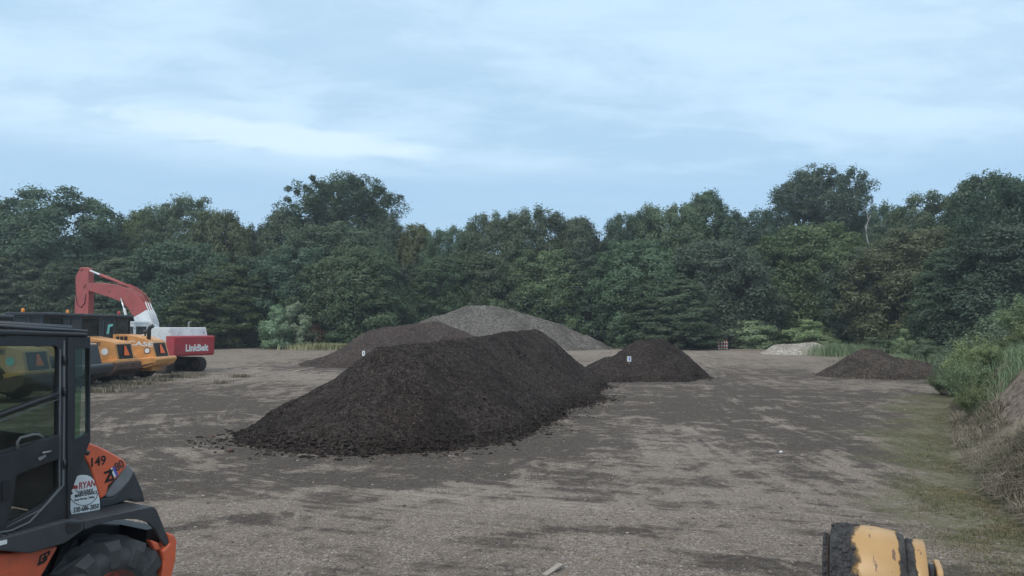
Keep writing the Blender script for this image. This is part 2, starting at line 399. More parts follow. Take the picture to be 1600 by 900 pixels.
# dark soil spilt round the heaps and dragged across the lot
def blob(cx, cy, rx, ry, ang=0, k=1.):
    c, s_ = math.cos(ang), math.sin(ang); u = ((X-cx)*c+(Yg-cy)*s_)/rx; v = (-(X-cx)*s_+(Yg-cy)*c)/ry
    return k*np.exp(-(u*u+v*v))
dk = np.zeros_like(X)
for a in [(-2.8, 19.3, 4.8, 4.1, 0, 1.7), (-.6, 28, 4.8, 9, 0, 1.5), (-8.8, 19.5, 5.2, 3.2, .2, 1.0), (-11.5, 27, 6, 5, .3, .85), (-15, 34, 6, 3.5, 0, .7), (7.2, 40, 5.2, 4.6, 0, 1.3), (5.6, 27, 4.2, 7, -.1, .95),
          (10, 31, 6, 7, .3, .95), (8.2, 21, 3.6, 5.5, -.2, .80), (15, 31, 4.5, 3, 0, .8), (-8, 53, 8, 6, 0, 1.2), (21, 41, 5.5, 3.0, 0, 1.1), (12.5, 45, 9, 8, 0, .5), (5, 14.5, 3.2, 1.2, 0, .45), (-4.0, 14.2, 6.5, 1.3, .05, .85), (-7, 12.4, 4, .7, .2, .6),
          (3.6, 8.9, 1.4, .4, -.2, .9), (6.2, 8.2, 2.4, .45, -.35, 1.1), (-2.7, 8.2, 1.9, .4, -.1, .6), (-4.3, 10.9, 1.3, .4, .4, .9), (-1.0, 6.8, 2.0, .35, .1, .6), (1.5, 10.5, 1.6, .35, .2, .5), (9.5, 11.5, 2.4, .6, -.4, .6), (-.5, 12.2, 2.5, .4, -.1, .5)]:
    dk = np.maximum(dk, blob(*a))
lt = blob(4.2, 19, 2.6, 4, -.2, .8)+blob(0, 12.6, 5, 1.2, 0, .5)+blob(-15, 47, 9, 7, 0, .6)+blob(14, 75, 12, 10, 0, .8)+blob(9, 13, 3, 4, 0, .4)
V = np.stack([X, Yg, Z], -1).reshape(-1, 3)
me = np_mesh('ground', V, grid_faces(*X.shape), dict(bank=bankm, grass=grass, dirt=np.clip(dk, 0, 1.3), pale=np.clip(lt, 0, 1), track=trk, ua=u1, va=v1, wa=w1, ub=u2, vb=v2, wb=w2), True)
n = NT('ground_gravel_and_soil')
fine = n.math('ADD', n.math('MULTIPLY', n.noise(17, 8, .82), .6), n.math('MULTIPLY', n.noise(70, 4, .8), .4)); mid = n.noise(2.2, 7, .62, dist=.4); big = n.noise(.16, 9, .66, dist=1.2, sc=(1, .8, 1)); streak = n.noise(.5, 8, .68, dist=.6, sc=(.9, .9, 1)); spk = n.voro(34); spk2 = n.voro(75)
sepc = n.N.new('ShaderNodeSeparateColor'); n.L.new(spk, sepc.inputs[0]); sep2 = n.N.new('ShaderNodeSeparateColor'); n.L.new(spk2, sep2.inputs[0])
grav = n.mix(n.map(fine, .38, .62), (.100,.079,.063), (.385,.318,.256))
grav = n.mix(n.map(sepc.outputs[0], .70, 1.0), grav, (.39,.35,.32)); grav = n.mix(n.map(sep2.outputs[1], .66, .95), grav, (.060,.050,.046))
grav = n.mix(n.math('MULTIPLY', n.map(mid, .4, .68), .45), grav, (.175,.142,.112))
grav = n.mix(n.math('MULTIPLY', n.math('MULTIPLY', n.attr('pale'), n.map(mid, .3, .6)), .5), grav, (.38,.33,.29))
soil = n.mix(n.map(n.noise(9, 10, .8), .36, .66), (.017,.0138,.0122), (.098,.080,.068))
def lane_noise(u, v, off, su, sv, detail):
    c = n.N.new('ShaderNodeCombineXYZ'); n.L.new(n.math('MULTIPLY', n.attr(u), su), c.inputs[0]); n.L.new(n.math('MULTIPLY', n.attr(v), sv), c.inputs[1]); c.inputs[2].default_value = off
    q = n.N.new('ShaderNodeTexNoise'); n.L.new(c.outputs[0], q.inputs[0]); q.inputs['Scale'].default_value = 1; q.inputs['Detail'].default_value = detail; q.inputs['Roughness'].default_value = .62; q.inputs['Distortion'].default_value = .35; return q.outputs[0]
la = n.math('ADD', n.math('MULTIPLY', lane_noise('ua', 'va', 1.3, 2.3, .16, 6), .6), n.math('MULTIPLY', lane_noise('ua', 'va', 7.3, 7.0, .5, 5), .4))
lb = n.math('ADD', n.math('MULTIPLY', lane_noise('ub', 'vb', 4.3, 2.3, .16, 6), .6), n.math('MULTIPLY', lane_noise('ub', 'vb', 9.3, 7.0, .5, 5), .4))
lanes = n.math('ADD', n.math('MULTIPLY', n.math('SUBTRACT', la, .5), n.attr('wa')), n.math('MULTIPLY', n.math('SUBTRACT', lb, .5), n.attr('wb')))
mid2 = n.noise(.85, 12, .74, dist=.7, loc=(3, 8, 0)); mid3 = n.noise(2.6, 10, .72, dist=.3, loc=(7, 1, 0))
patchy = n.math('ADD', n.math('ADD', n.math('MULTIPLY', big, .22), n.math('MULTIPLY', streak, .24)), n.math('ADD', n.math('MULTIPLY', mid2, .34), n.math('MULTIPLY', mid3, .32)))
dsum = n.math('ADD', n.math('MULTIPLY', n.attr('dirt'), n.map(mid2, .30, .70, .03, .31)), n.math('ADD', patchy, n.math('MULTIPLY', lanes, .62)))
base = n.mix(n.math('MULTIPLY', n.map(n.math('ADD', dsum, n.math('MULTIPLY', n.math('SUBTRACT', fine, .5), .22)), .550, .665), .80), grav, soil)
base = n.mix(n.map(n.math('ADD', n.math('MULTIPLY', lanes, -1.6), mid3), .60, .78, 0, .45), base, (.40,.345,.29))
tk = n.math('MULTIPLY', n.map(n.attr('track'), .2, .9), n.map(n.noise(3, 9, .75), .42, .62)); base = n.mix(n.math('MULTIPLY', tk, .30), base, (.085,.066,.056))
gcol = n.mix(n.map(n.noise(6, 8, .7), .3, .7), (.085,.092,.042), (.20,.195,.100)); gcol = n.mix(n.map(n.noise(40, 3, .6), .45, .7), gcol, (.06,.055,.03))
base = n.mix(n.math('MULTIPLY', n.attr('grass'), n.map(n.noise(4, 9, .75), .34, .56)), base, gcol)
bcol = n.mix(n.map(n.noise(5, 10, .8), .36, .66), (.085,.064,.050), (.33,.27,.215)); bcol = n.mix(n.map(n.noise(1.1, 5, .6), .5, .68), bcol, (.11,.10,.055))
sy_ = n.N.new('ShaderNodeSeparateXYZ'); n.L.new(n.tc.outputs['Object'], sy_.inputs[0]); bcol = n.mix(n.map(sy_.outputs[1], 25, 31), bcol, (.10,.11,.06))
base = n.mix(n.attr('bank'), base, bcol)
n.put(n.b.inputs['Base Color'], base); n.b.inputs['Roughness'].default_value = .95; n.b.inputs['Specular IOR Level'].default_value = .2
b1 = n.bump(n.noise(7, 8, .75), .7, .09); b2 = n.bump(n.voro(30, 'F1', 'Distance'), .5, .02, b1)
n.put(n.b.inputs['Normal'], b2)
ground = link('ground', me, n.m); tag(ground, kind='structure')

# ================================================================== heaps
def soil_mat(name, a, b, c=None, amt=.4, scale=1., bump=.8):
    n = NT(name); v = n.noise(7*scale, 11, .82); base = n.mix(n.map(v, .36, .66), tuple(x*.85 for x in a), tuple(x*1.5 for x in b)); base = n.mix(n.math('MULTIPLY', n.map(n.noise(.7*scale, 5, .6, dist=.8, sc=(1,1,.4), loc=(4,4,2)), .48, .62), .55), base, tuple(x*.8 for x in a))
    base = n.mix(n.math('MULTIPLY', n.map(n.noise(1.0*scale, 6, .6, dist=.5), .42, .7), amt), base, c or b)
    sp = n.N.new('ShaderNodeSeparateColor'); n.L.new(n.voro(30*scale), sp.inputs[0])
    base = n.mix(n.map(sp.outputs[0], .95, 1.), base, tuple(min(x*2.2, .6) for x in b)); base = n.mix(n.map(sp.outputs[1], .7, .95), base, tuple(x*.5 for x in a))
    st = n.attr('strip'); base = n.mix(n.math('MULTIPLY', st, n.map(n.noise(5, 7, .7), .46, .62, 0, .7)), base, tuple(min(x*2.4, .6) for x in b))
    n.put(n.b.inputs['Base Color'], base); n.b.inputs['Roughness'].default_value = 1; n.b.inputs['Specular IOR Level'].default_value = .12
    n.put(n.b.inputs['Normal'], n.bump(n.noise(22*scale, 6, .7), bump, .05/scale, n.bump(n.noise(6*scale, 8, .75), bump, .14/scale)))
    return n.m
M['soil'] = soil_mat('dark_topsoil', (.023,.0185,.0170), (.066,.053,.047), (.040,.029,.024), .5)
M['soil_brown'] = soil_mat('brown_compost', (.040,.031,.028), (.100,.079,.070), (.070,.050,.043), .5, .7)
M['gravel_grey'] = soil_mat('grey_crushed_gravel', (.082,.075,.067), (.200,.184,.164), (.135,.122,.108), .5, .5)
M['gravel_pale'] = soil_mat('pale_gravel', (.24,.215,.185), (.52,.48,.42), (.40,.34,.28), .5, .7)
M['soil_right'] = soil_mat('brown_soil', (.038,.031,.026), (.105,.085,.070), (.072,.056,.045), .5, .7)
ICO = None
def ico():
    global ICO
    if ICO is None:
        b = bmesh.new(); bmesh.ops.create_icosphere(b, subdivisions=1, radius=1); b.verts.ensure_lookup_table()
        ICO = (np.array([v.co[:] for v in b.verts]), np.array([[v.index for v in f.verts] for f in b.faces])); b.free()
    return ICO
def scatter_stones(P, size, seed=0, flatz=.7):
    """P (n,3) positions, size (n,) radii -> one mesh of rough lumps"""
    v, f = ico(); r = np.random.default_rng(seed); n_ = len(P)
    q = v[None]*(1+r.uniform(-.28, .28, (n_, len(v), 1)))*np.stack([r.uniform(.7, 1.3, n_), r.uniform(.7, 1.3, n_), r.uniform(.5, 1, n_)*flatz], -1)[:, None]
    a = r.uniform(0, 6.28, n_); c, s_ = np.cos(a)[:, None], np.sin(a)[:, None]
    x = q[..., 0]*c-q[..., 1]*s_; y = q[..., 0]*s_+q[..., 1]*c; q = np.stack([x, y, q[..., 2]], -1)*size[:, None, None]+P[:, None]
    F = f[None]+(np.arange(n_)*len(v))[:, None, None]
    return q.reshape(-1, 3), F.reshape(-1, 3)
def heap(name, mat, box, res, cones, rough=.10, seed=1, strips=(), clods=0, clod_mat=None, rnd=.35, rel=1.0, csz=1., **tags):
    """cones: (x,y,h,slope) summits and ('seg',x0,y0,x1,y1,h0,h1,slope) ridges; the heap is their smooth union"""
    x0, x1, y0, y1 = box; xs = np.arange(x0, x1, res); ys = np.arange(y0, y1, res); Xh, Yh = np.meshgrid(xs, ys)
    def H(x, y):
        wx = x+(fbm(x*.45, y*.45, 4, seed)-.5)*1.5*rel; wy = y+(fbm(x*.45+9, y*.45, 4, seed+7)-.5)*1.5*rel
        z = np.full(x.shape, -9.)
        for c in cones:
            if c[0] == 'seg':
                _, ax, ay, bx, by, h0, h1, sl = c; dx, dy = bx-ax, by-ay
                t = np.clip(((wx-ax)*dx+(wy-ay)*dy)/(dx*dx+dy*dy), 0, 1); d = np.hypot(wx-ax-t*dx, wy-ay-t*dy); h = h0+(h1-h0)*t
            else: ax, ay, h, sl = c; d = np.hypot(wx-ax, wy-ay)
            zz = h-sl*(np.sqrt(d*d+rnd*rnd)-rnd*.6)
            k = .12; m = np.clip(.5+.5*(z-zz)/k, 0, 1); z = zz*(1-m)+z*m+k*m*(1-m)
        toe = .16*np.exp(-np.clip(z, 0, None)*1.6)                      # lumps that rolled to the foot
        gully = (vnoise(x*2.2+3*fbm(x*.7, y*.7, 2, seed+3), y*.5, seed+5)-.5)
        z = z+rough*((fbm(x*1.7, y*1.7, 6, seed+1, .6)-.5)*1.6+(fbm(x*6, y*6, 4, seed+2, .65)-.5)*.9)+toe*(fbm(x*4, y*4, 4, seed+4, .6)-.45)*1.2+rough*.25*gully
        return z
    Zh = H(Xh, Yh); gzv = ground_z(Xh, Yh)
    st = np.zeros_like(Xh)
    for P, wd in strips: st = np.maximum(st, np.exp(-(dist_poly(Xh, Yh, P)/wd)**2))
    i = np.arange(Xh.size).reshape(Xh.shape); F = np.stack([i[:-1, :-1], i[:-1, 1:], i[1:, 1:], i[1:, :-1]], -1).reshape(-1, 4)
    above = (Zh > gzv-.06).ravel(); F = F[above[F].any(1)]
    V = np.stack([Xh, Yh, np.maximum(Zh, gzv-.10)], -1).reshape(-1, 3)
    used = np.unique(F); remap = np.full(len(V), -1); remap[used] = np.arange(len(used))
    o = link(name, np_mesh(name, V[used], remap[F], dict(strip=st.ravel()[used]), True), mat); tag(o, **tags)
    if clods:
        r = np.random.default_rng(seed+50); px = r.uniform(x0, x1, clods*30); py = r.uniform(y0, y1, clods*30); pz = H(px, py)
        wgt = np.where(pz < -.75, 0, np.where(pz < .35, 1.0, .12)); wgt = wgt*np.where(pz < -.03, .42*np.exp((pz+.03)*4.5), 1)
        k = r.uniform(0, 1, len(px)) < wgt; px, py, pz = px[k][:clods], py[k][:clods], pz[k][:clods]
        sz = np.clip(r.lognormal(-4.25, .6, len(px)), .006, .062)*np.where(pz < .25, 1.2, .8)*csz
        Pz = np.maximum(pz, ground_z(px, py)); vv, ff = scatter_stones(np.stack([px, py, Pz+sz*.15], -1), sz, seed)
        link('clods', np_mesh('clods', vv, ff), clod_mat or mat, o)['kind'] = 'stuff'
    return o, H
def strip_pts(pix, Yd): return [tuple(at_depth(px, py, y)[:2]) for (px, py), y in zip(pix, Yd)]
main_heap, H_main = heap('soil_heap', M['soil'], (-9.5, 7, 14.5, 42), .055,
    [('seg', -3.3, 20.2, -2.0, 24.3, 2.38, 2.48, .70), ('seg', -2.0, 24.3, .0, 30.5, 2.48, 2.74, .78), ('seg', .0, 30.5, 1.2, 35, 2.74, 2.84, .95),
     ('seg', -5.4, 19.4, -3.3, 20.2, 1.05, 2.25, .66), ('seg', -2.6, 20.6, -1.2, 24.5, 2.2, 2.35, .78)],
    .12, 4, strips=[([(-.6, 25.0), (.1, 24.2), (.7, 23.6)], .05), ([(1.6, 33.5), (2.4, 32.2), (3.0, 31)], .07)], clods=19000, rel=.62, csz=1.15,
    label='largest dark brown topsoil heap with two crests in the middle of the gravel lot', cat='soil heap')
brown_heap, _ = heap('soil_heap', M['soil_brown'], (-18, 3, 44, 66), .13, [('seg', -9.6, 56, -5.8, 57, 2.85, 3.35, .50), (-12, 55, 1.4, .42)], .13, 14, clods=1500,
    label='medium brown soil heap behind the left end of the largest dark heap', cat='soil heap')
grey_heap, _ = heap('gravel_heap', M['gravel_grey'], (-20, 20, 62, 98), .16,
    [('seg', -5.0, 78, -1.5, 78, 5.15, 5.1, .58), ('seg', -1.5, 78, 5.2, 80, 5.1, 3.2, .52), ('seg', 5.2, 80, 9.4, 80, 3.2, .9, .5), ('seg', -9, 77, -5, 78, 3.6, 5.1, .55)], .14, 24,
    label='tall grey crushed gravel heap rising behind the dark soil heaps', cat='gravel heap')
sign_heap, H_sign = heap('soil_heap', M['soil'], (2.5, 13.5, 35.5, 47), .075, [('seg', 7.1, 41.2, 8.05, 41.4, 2.35, 2.50, 1.0), ('seg', 5.9, 40.8, 7.2, 41.2, 1.55, 2.1, .72), ('seg', 4.4, 40.2, 5.9, 40.8, .85, 1.5, .62)], .15, 34, rnd=.85, clods=5000,
    label='dark soil heap with a small white sign staked in its face', cat='soil heap')
right_heap, _ = heap('soil_heap', M['soil_right'], (15.5, 28, 37, 48), .09, [('seg', 20.6, 42.3, 21.2, 42.4, 1.66, 1.62, .60), ('seg', 21.2, 42.4, 24.8, 42.6, 1.40, .75, .50)], .09, 44, clods=1500,
    label='low brown soil heap near the bushes on the right side of the lot', cat='soil heap')
pale_heap, _ = heap('gravel_heap', M['gravel_pale'], (20, 36, 63, 76), .11, [('seg', 25.3, 69, 28.0, 69.6, 1.25, 1.45, .50), ('seg', 28.0, 69.6, 29.6, 69.4, 1.2, 1.05, .50)], .10, 54,
    label='low pale whitish gravel heap in front of the green bushes', cat='gravel heap')

# loose stones and crumbs on the open lot
r = np.random.default_rng(5)
yy = np.exp(r.uniform(math.log(4.5), math.log(34), 15000)); xx = yy*r.uniform(-.85, .85, len(yy)); k = bank_s(xx, yy) < .2
xx, yy = xx[k], yy[k]; sz = np.clip(r.lognormal(-4.75, .45, len(xx)), .004, .035)
vv, ff = scatter_stones(np.stack([xx, yy, ground_z(xx, yy)+sz*.2], -1), sz, 9)
n = NT('loose_stones'); g_ = n.N.new('ShaderNodeNewGeometry'); n.put(n.b.inputs['Base Color'], n.mix(g_.outputs['Random Per Island'], (.07,.055,.047), (.40,.355,.32))); n.b.inputs['Roughness'].default_value = .9
st_ = link('loose_gravel', np_mesh('loose_gravel', vv, ff), n.m); tag(st_, 'loose stones scattered over the gravel lot', 'gravel', kind='stuff')

# ================================================================== wheels
def tyre_mb(Rt, wd, rim, lugs, n=40, y0=0, lugh=.06):
    m = MB(); h = Rt-.02
    h = Rt-lugh
    prof = [(rim, y0+.02), (rim+.03, y0), (rim+(h-rim)*.55, y0-.012), (h-.06, y0+.005), (h-.02, y0+wd*.10), (h, y0+wd*.3), (h, y0+wd*.7), (h-.02, y0+wd*.9), (h-.06, y0+wd-.005), (rim+(h-rim)*.55, y0+wd+.012), (rim+.03, y0+wd), (rim, y0+wd-.02)]
    m.lathe(prof, 'y', n=n)
    for k in range(lugs):
        for sd_ in (0, 1):
            a0 = 2*math.pi*(k+.5*sd_)/lugs; da = 2*math.pi/lugs
            ys = [y0-.016, y0+wd*.05, y0+wd*.54] if sd_ == 0 else [y0+wd+.016, y0+wd*.94, y0+wd*.46]
            angs = [a0, a0+.05*da, a0+.95*da]; rt = [Rt-.085, Rt-.012, Rt+.004]; rb = [h-.17, h-.08, h-.01]; hw = [.20*da, .25*da, .19*da]
            T, B = [], []
            for y, a, t, b, q in zip(ys, angs, rt, rb, hw):
                for sg in (-1, 1):
                    T.append(m.bm.verts.new((t*math.cos(a+sg*q), y, t*math.sin(a+sg*q)))); B.append(m.bm.verts.new((b*math.cos(a+sg*q*1.15), y, b*math.sin(a+sg*q*1.15))))
            for i in (0, 2):
                m.face([T[i], T[i+1], T[i+3], T[i+2]]); m.face([T[i], B[i], B[i+2], T[i+2]]); m.face([T[i+1], B[i+1], B[i+3], T[i+3]])
            m.face([T[0], T[1], B[1], B[0]]); m.face([T[4], T[5], B[5], B[4]])
    return m
def rim_mb(rr, wd, y0=0):
    m = MB(); m.lathe([(rr+.012, y0+.02), (rr-.02, y0+.03), (rr-.04, y0+.10), (rr*.55, y0+.07), (rr*.5, y0+.02), (rr*.2, y0+.01), (0, y0+.01)], 'y', n=28)
    for k in range(8): a = k*math.pi/4; m.lathe([(.018, y0-.005), (.018, y0+.03)], 'y', c=(rr*.40*math.cos(a), 0, rr*.40*math.sin(a)), n=6)
    m.lathe([(rr+.012, y0+wd-.02), (rr-.05, y0+wd-.1), (0, y0+wd-.1)], 'y', n=24)
    return m
def wheel(parent, c, Rt, wd, rimr, lugs, rimmat, near=True, n=40):
    t = tyre_mb(Rt, wd, rimr, lugs, n).build('wheel', M['rubber'], parent, loc=c)
    if not near: t.rotation_euler = (0, 0, math.pi)
    t['label'] = 'black lugged tyre wheel'; del t['label']
    rim_mb(rimr, wd).build('rim', rimmat, t)
    return t
TXT = Matrix(((1,0,0,0),(0,0,-1,0),(0,1,0,0),(0,0,0,1)))   # text plane onto the y=const side facing -y
def side_text(x, y, z, rot=0, sx=1., sz=1., shear=0.): return Matrix.Translation((x, y, z)) @ TXT @ Matrix.Rotation(rot, 4, 'Z') @ Matrix(((sx, shear, 0, 0), (0, sz, 0, 0), (0, 0, 1, 0), (0, 0, 0, 1)))
def rear_text(x, y, z, sx=1., sz=1.): return Matrix.Translation((x, y, z)) @ Matrix(((0,0,1,0),(1,0,0,0),(0,1,0,0),(0,0,0,1))) @ Matrix.Diagonal((sx, sz, 1, 1))

# ================================================================== compact loader, near left
FA = R(62); FP = (-3.33, 6.28)
fl = empty('compact_loader', (FP[0], FP[1], 0), FA, label='black and orange compact wheel loader with white business sticker in the bottom left corner', cat='wheel loader')
def f(px, py, off=0): return plane_uv(px, py, FP, FA, off)
def z1(x, y, off=0): return f(x/4.09, 480+y/4.09, off)      # from enlarged views of the photo
def z2(x, y, off=0): return f(x/4.09, 680+y/4.09, off)
def z2b(x, y, off=0): return f(90+x/6, 680+y/6, off)
def zt(x, y, off=0): return f(60+x/6.957, 780+y/6.957, off)
def z3(x, y, off=0): return f(x/6.43, 500+y/6.43, off)
def z4(x, y, off=0): return f(x/3.4625, 640+y/3.4625, off)
WC = (0, .53)
def mirror_off(o): return 1.80-o
wheel(fl, (0, 0, .53), .535, .42, .27, 12, M['orange_red'], n=64)
wheel(fl, (0, 1.80, .53), .535, .42, .27, 12, M['orange_red'], False, n=48)
wheel(fl, (-2.1, 0, .53), .535, .42, .27, 12, M['orange_red'], n=48)
wheel(fl, (-2.1, 1.80, .53), .535, .42, .27, 12, M['orange_red'], False, n=48)
# fenders
fend = [zt(*p) for p in [(497,235),(860,160),(1240,80),(1285,105),(1340,240),(1425,470),(1385,515),(1335,440),(1270,330),(1190,250),(1090,222),(980,215),(840,228),(700,262),(560,315),(497,335)]]
m = MB(); m.prism(fend, .0, .035); m.prism([zt(*p) for p in [(497,235),(860,160),(1240,80),(1285,105),(1280,125),(1235,100),(860,180),(497,258)]], .035, .52)
m.build('fender', M['black_plastic'], fl, bevel=.012)
m = MB(); m.prism(fend, 1.77, 1.80); m.prism([zt(*p) for p in [(497,235),(860,160),(1240,80),(1285,105),(1280,125),(1235,100),(860,180),(497,258)]], 1.30, 1.77)
m.build('fender', M['black_plastic'], fl, bevel=.012)
# inner wheel arch / engine bay wall, dark
uA, zA = zt(320, 330); uB, zB = zt(1400, 200)
MB().prism([(-.95, .45), (-.95, zA), (uA, zA), (uB-.02, zB-.12), (uB-.02, .42)], .50, 1.30).build('rear_chassis', M['ink'], fl, bevel=.01)
m = MB(); u_, z_ = z2(1038, 745); m.box(u_-.07, u_+.06, .12, 1.68, .40, z2(1062, 616)[1]+.025); m.build('arch_shade_plate', M['ink'], fl)  # added near-black plate that stands in for the shade inside the wheel arch
# counterweight
cw = [z2(*p) for p in [(1062,620),(1110,635),(1128,672),(1120,800),(1095,900),(1060,1010),(1000,1010),(1030,900),(1045,800),(1035,740),(1082,690)]]
m = MB(); m.prism([(u, z) for u, z in cw], -.01, 1.81); m.prism([z2(*p) for p in [(972,672),(1025,688),(1040,735),(1005,742),(985,700)]], .02, .10); m.build('counterweight', M['orange_red'], fl, bevel=.03, seg=3)
# hood: orange upper shell, grey band, dark grille
HO = .30
o_ = [z2b(*p, off=HO) for p in [(292,68),(400,108),(520,170),(625,232),(650,262),(648,300),(560,400),(480,475),(462,560),(400,606),(375,520),(335,400),(300,290),(245,195),(262,140)]]
m = MB(); m.prism(o_, HO, mirror_off(HO)); oh = m.build('hood', M['orange_red'], fl, bevel=.035, seg=4)
inner = [z2b(*p, off=HO-.012) for p in [(300,100),(420,140),(540,205),(628,262),(540,380),(470,440),(440,540),(412,585),(392,500),(350,380),(315,280),(262,190)]]
g2 = [z2b(*p, off=HO+.02) for p in [(655,262),(560,400),(465,540),(440,575),(480,590),(530,580),(600,520),(680,430),(722,345),(712,322)]]
MB().prism(g2+[], HO+.02, mirror_off(HO+.02)).build('vent_panel', M['grey_plastic'], fl, bevel=.02, seg=3)
g3 = [z2b(*p, off=HO+.03) for p in [(722,335),(700,370),(600,500),(520,585),(455,580),(400,600),(400,686),(520,660),(670,606),(740,628),(825,625),(800,520),(760,430)]]
MB().prism(g3, HO+.03, mirror_off(HO+.03)).build('grille', M['dark_panel'], fl, bevel=.015)
# dark pillar of the engine bay between cab and hood
g4 = [z2b(*p, off=HO-.02) for p in [(235,190),(262,230),(300,300),(345,410),(378,520),(400,606),(402,690),(375,780),(130,780),(85,745),(90,640),(160,420)]]
MB().prism(g4, HO-.01, mirror_off(HO-.01)).build('side_panel', M['dark_panel'], fl, bevel=.006)
# number lettering on the hood
def zz_text(mb, body, a, b, off, hgt, mi, bold=0, shear=0.):
    """text running from traced point a to b on the side plane 'off'"""
    ua, ub = Vector(a), Vector(b); d = ub-ua; c = (ua+ub)/2; rot = math.atan2(d.y, d.x)
    cu = bpy.data.curves.new('t', 'FONT'); cu.body = body; cu.size = 1; o = bpy.data.objects.new('t', cu); C.objects.link(o); bpy.context.view_layer.update(); wd = max(o.dimensions.x, .01); ht = .72; bpy.data.objects.remove(o)
    mb.text(body, 1, side_text(c.x, off, c.y, rot, d.length/wd, hgt/ht, shear*d.length), mi, bold)
m = MB(); T0 = HO-.004
zz_text(m, '149', z2b(308, 262, HO), z2b(440, 236, HO), T0, .080, 0, .010)
zz_text(m, 'Z', z2b(440, 400, HO), z2b(520, 375, HO), T0, .095, 0, .03)
zz_text(m, '80', z2b(540, 310, HO), z2b(615, 262, HO), T0, .078, 1, .008)
for mi, (xa, xb) in ((2, (494, 510)), (3, (512, 530)), (0, (480, 492))):
    q = [z2b(xa, 312-(xa-494)*.55, HO), z2b(xb, 312-(xb-494)*.55, HO), z2b(xb+34, 392-(xb-494)*.6, HO), z2b(xa+34, 400-(xa-494)*.6, HO)]
    m.prism(q, T0-.001, T0+.002, mi=mi)
m.build('number_decal', [M['ink'], M['ink_grey'], M['white_ink'], M['ink_blue']], fl)
# round business sticker
SO = HO-.014
def zs(x, y): return z2b(x, y, SO)
circ = [zs(255+120*math.cos(t), 515+145*math.sin(t)) for t in np.linspace(0, 2*math.pi, 40, endpoint=False)]
st = MB(); arc = [zs(200+0, 378), zs(230, 372), zs(275, 375), zs(310, 390), zs(345, 425), zs(362, 480), zs(380, 540), zs(395, 606), zs(397, 680), zs(392, 700), zs(132, 742), zs(118, 690), zs(98, 620), zs(100, 580), zs(135, 500), zs(165, 420), zs(180, 390)]
st.prism(arc, SO, SO+.004, mi=0)
for i in range(34):
    t0_, t1_ = .15+i*2.85/34, .15+(i+1)*2.85/34
    P_ = [zs(240+142*math.cos(t0_), 520+140*math.sin(t0_)), zs(240+142*math.cos(t1_), 520+140*math.sin(t1_)), zs(240+137*math.cos(t1_), 520+135*math.sin(t1_)), zs(240+137*math.cos(t0_), 520+135*math.sin(t0_))]
    st.prism(P_, SO-.002, SO, mi=1)
zz_text(st, 'RYAN', zs(202, 478), zs(352, 450), SO-.002, .058, 2, .008)
zz_text(st, 'GROUNDS', zs(196, 540), zs(330, 514), SO-.002, .026, 1, .008)
zz_text(st, 'MAINTENANCE', zs(162, 572), zs(370, 534), SO-.002, .027, 1, .008)
zz_text(st, 'Snow Plowing \u2022 Salting', zs(158, 610), zs(342, 576), SO-.002, .017, 1, .004)
zz_text(st, '330-686-2850', zs(148, 706), zs(385, 664), SO-.002, .042, 1, .008)
st.prism([zs(122+5*math.cos(t)*4, 542+16*math.sin(t)) for t in np.linspace(0, 6.28, 10, endpoint=False)], SO-.002, SO, mi=1)
st.prism([zs(165, 515), zs(172, 512), zs(202, 540), zs(196, 543)], SO-.002, SO, mi=1)
for k in range(6): st.prism([zs(140+k*8, 470+(k % 2)*8), zs(146+k*8, 468), zs(148+k*8, 505-(k % 3)*8), zs(142+k*8, 508)], SO-.002, SO, mi=2)
st.build('sticker', [M['sticker'], M['ink'], M['ink_red']], fl)
# hood latch
m = MB(); a_, b_ = z2b(190, 110, .2), z2b(285, 172, .2)
for p, q, rr in (((205, 100), (240, 150), .018), ((200, 130), (250, 135), .016), ((235, 150), (288, 172), .02), ((215, 95), (225, 140), .02)):
    u0, w0 = z2b(*p, off=.16); u1, w1 = z2b(*q, off=.16); m.tube([(u0, .16, w0), (u1, .16, w1)], rr, 8)
m.build('latch', M['black_plastic'], fl)
# step and lower chassis
step = [zt(*p) for p in [(-420,430),(-420,560),(-80,590),(250,492),(290,482),(495,335),(495,232),(330,225)]]
m = MB(); m.prism(step, .0, .46)
for i in range(11):
    t = i/10; p = zt(-380+680*t, 398-145*t, .03); m.box(p[0]-.012, p[0]+.012, .01, .40, p[1]-.02, p[1]+.008)
m.build('step', M['black_plastic'], fl, bevel=.010)
m = MB(); m.prism([zt(*p) for p in [(300,255),(455,250),(470,300),(430,350),(320,385),(295,340)]], -.006, .004); m.build('step_recess', M['black'], fl, bevel=.004)
ch = [z2(*p, off=.10) for p in [(-280,770),(60,756),(378,710),(270,900),(230,960),(-280,990)]]
MB().prism(ch, .10, 1.70).build('chassis', M['orange_low'], fl, bevel=.02)
m = MB()
for (a, b, c_, d) in ((248,832,262,770),(262,770,318,742),(318,742,312,768),(288,762,284,812),(270,790,300,782),(256,812,296,800),(284,812,240,828),(300,770,296,800)):
    p0 = z2(a, b, .095); p1 = z2(c_, d, .095); dv = Vector(p1)-Vector(p0); nn = Vector((-dv.y, dv.x)).normalized()*.006
    m.prism([(p0[0]-nn.x, p0[1]-nn.y), (p1[0]-nn.x, p1[1]-nn.y), (p1[0]+nn.x, p1[1]+nn.y), (p0[0]+nn.x, p0[1]+nn.y)], .094, .10)
m.build('chassis_mark', M['ink'], fl)
m = MB(); u0, w0 = z2(15, 690, .0); m.box(u0-.08, u0+.03, -.004, 0, w0-.012, w0+.02); m.build('white_tag', M['white_ink'], fl)
# cab
CO = .10; CI = 1.70
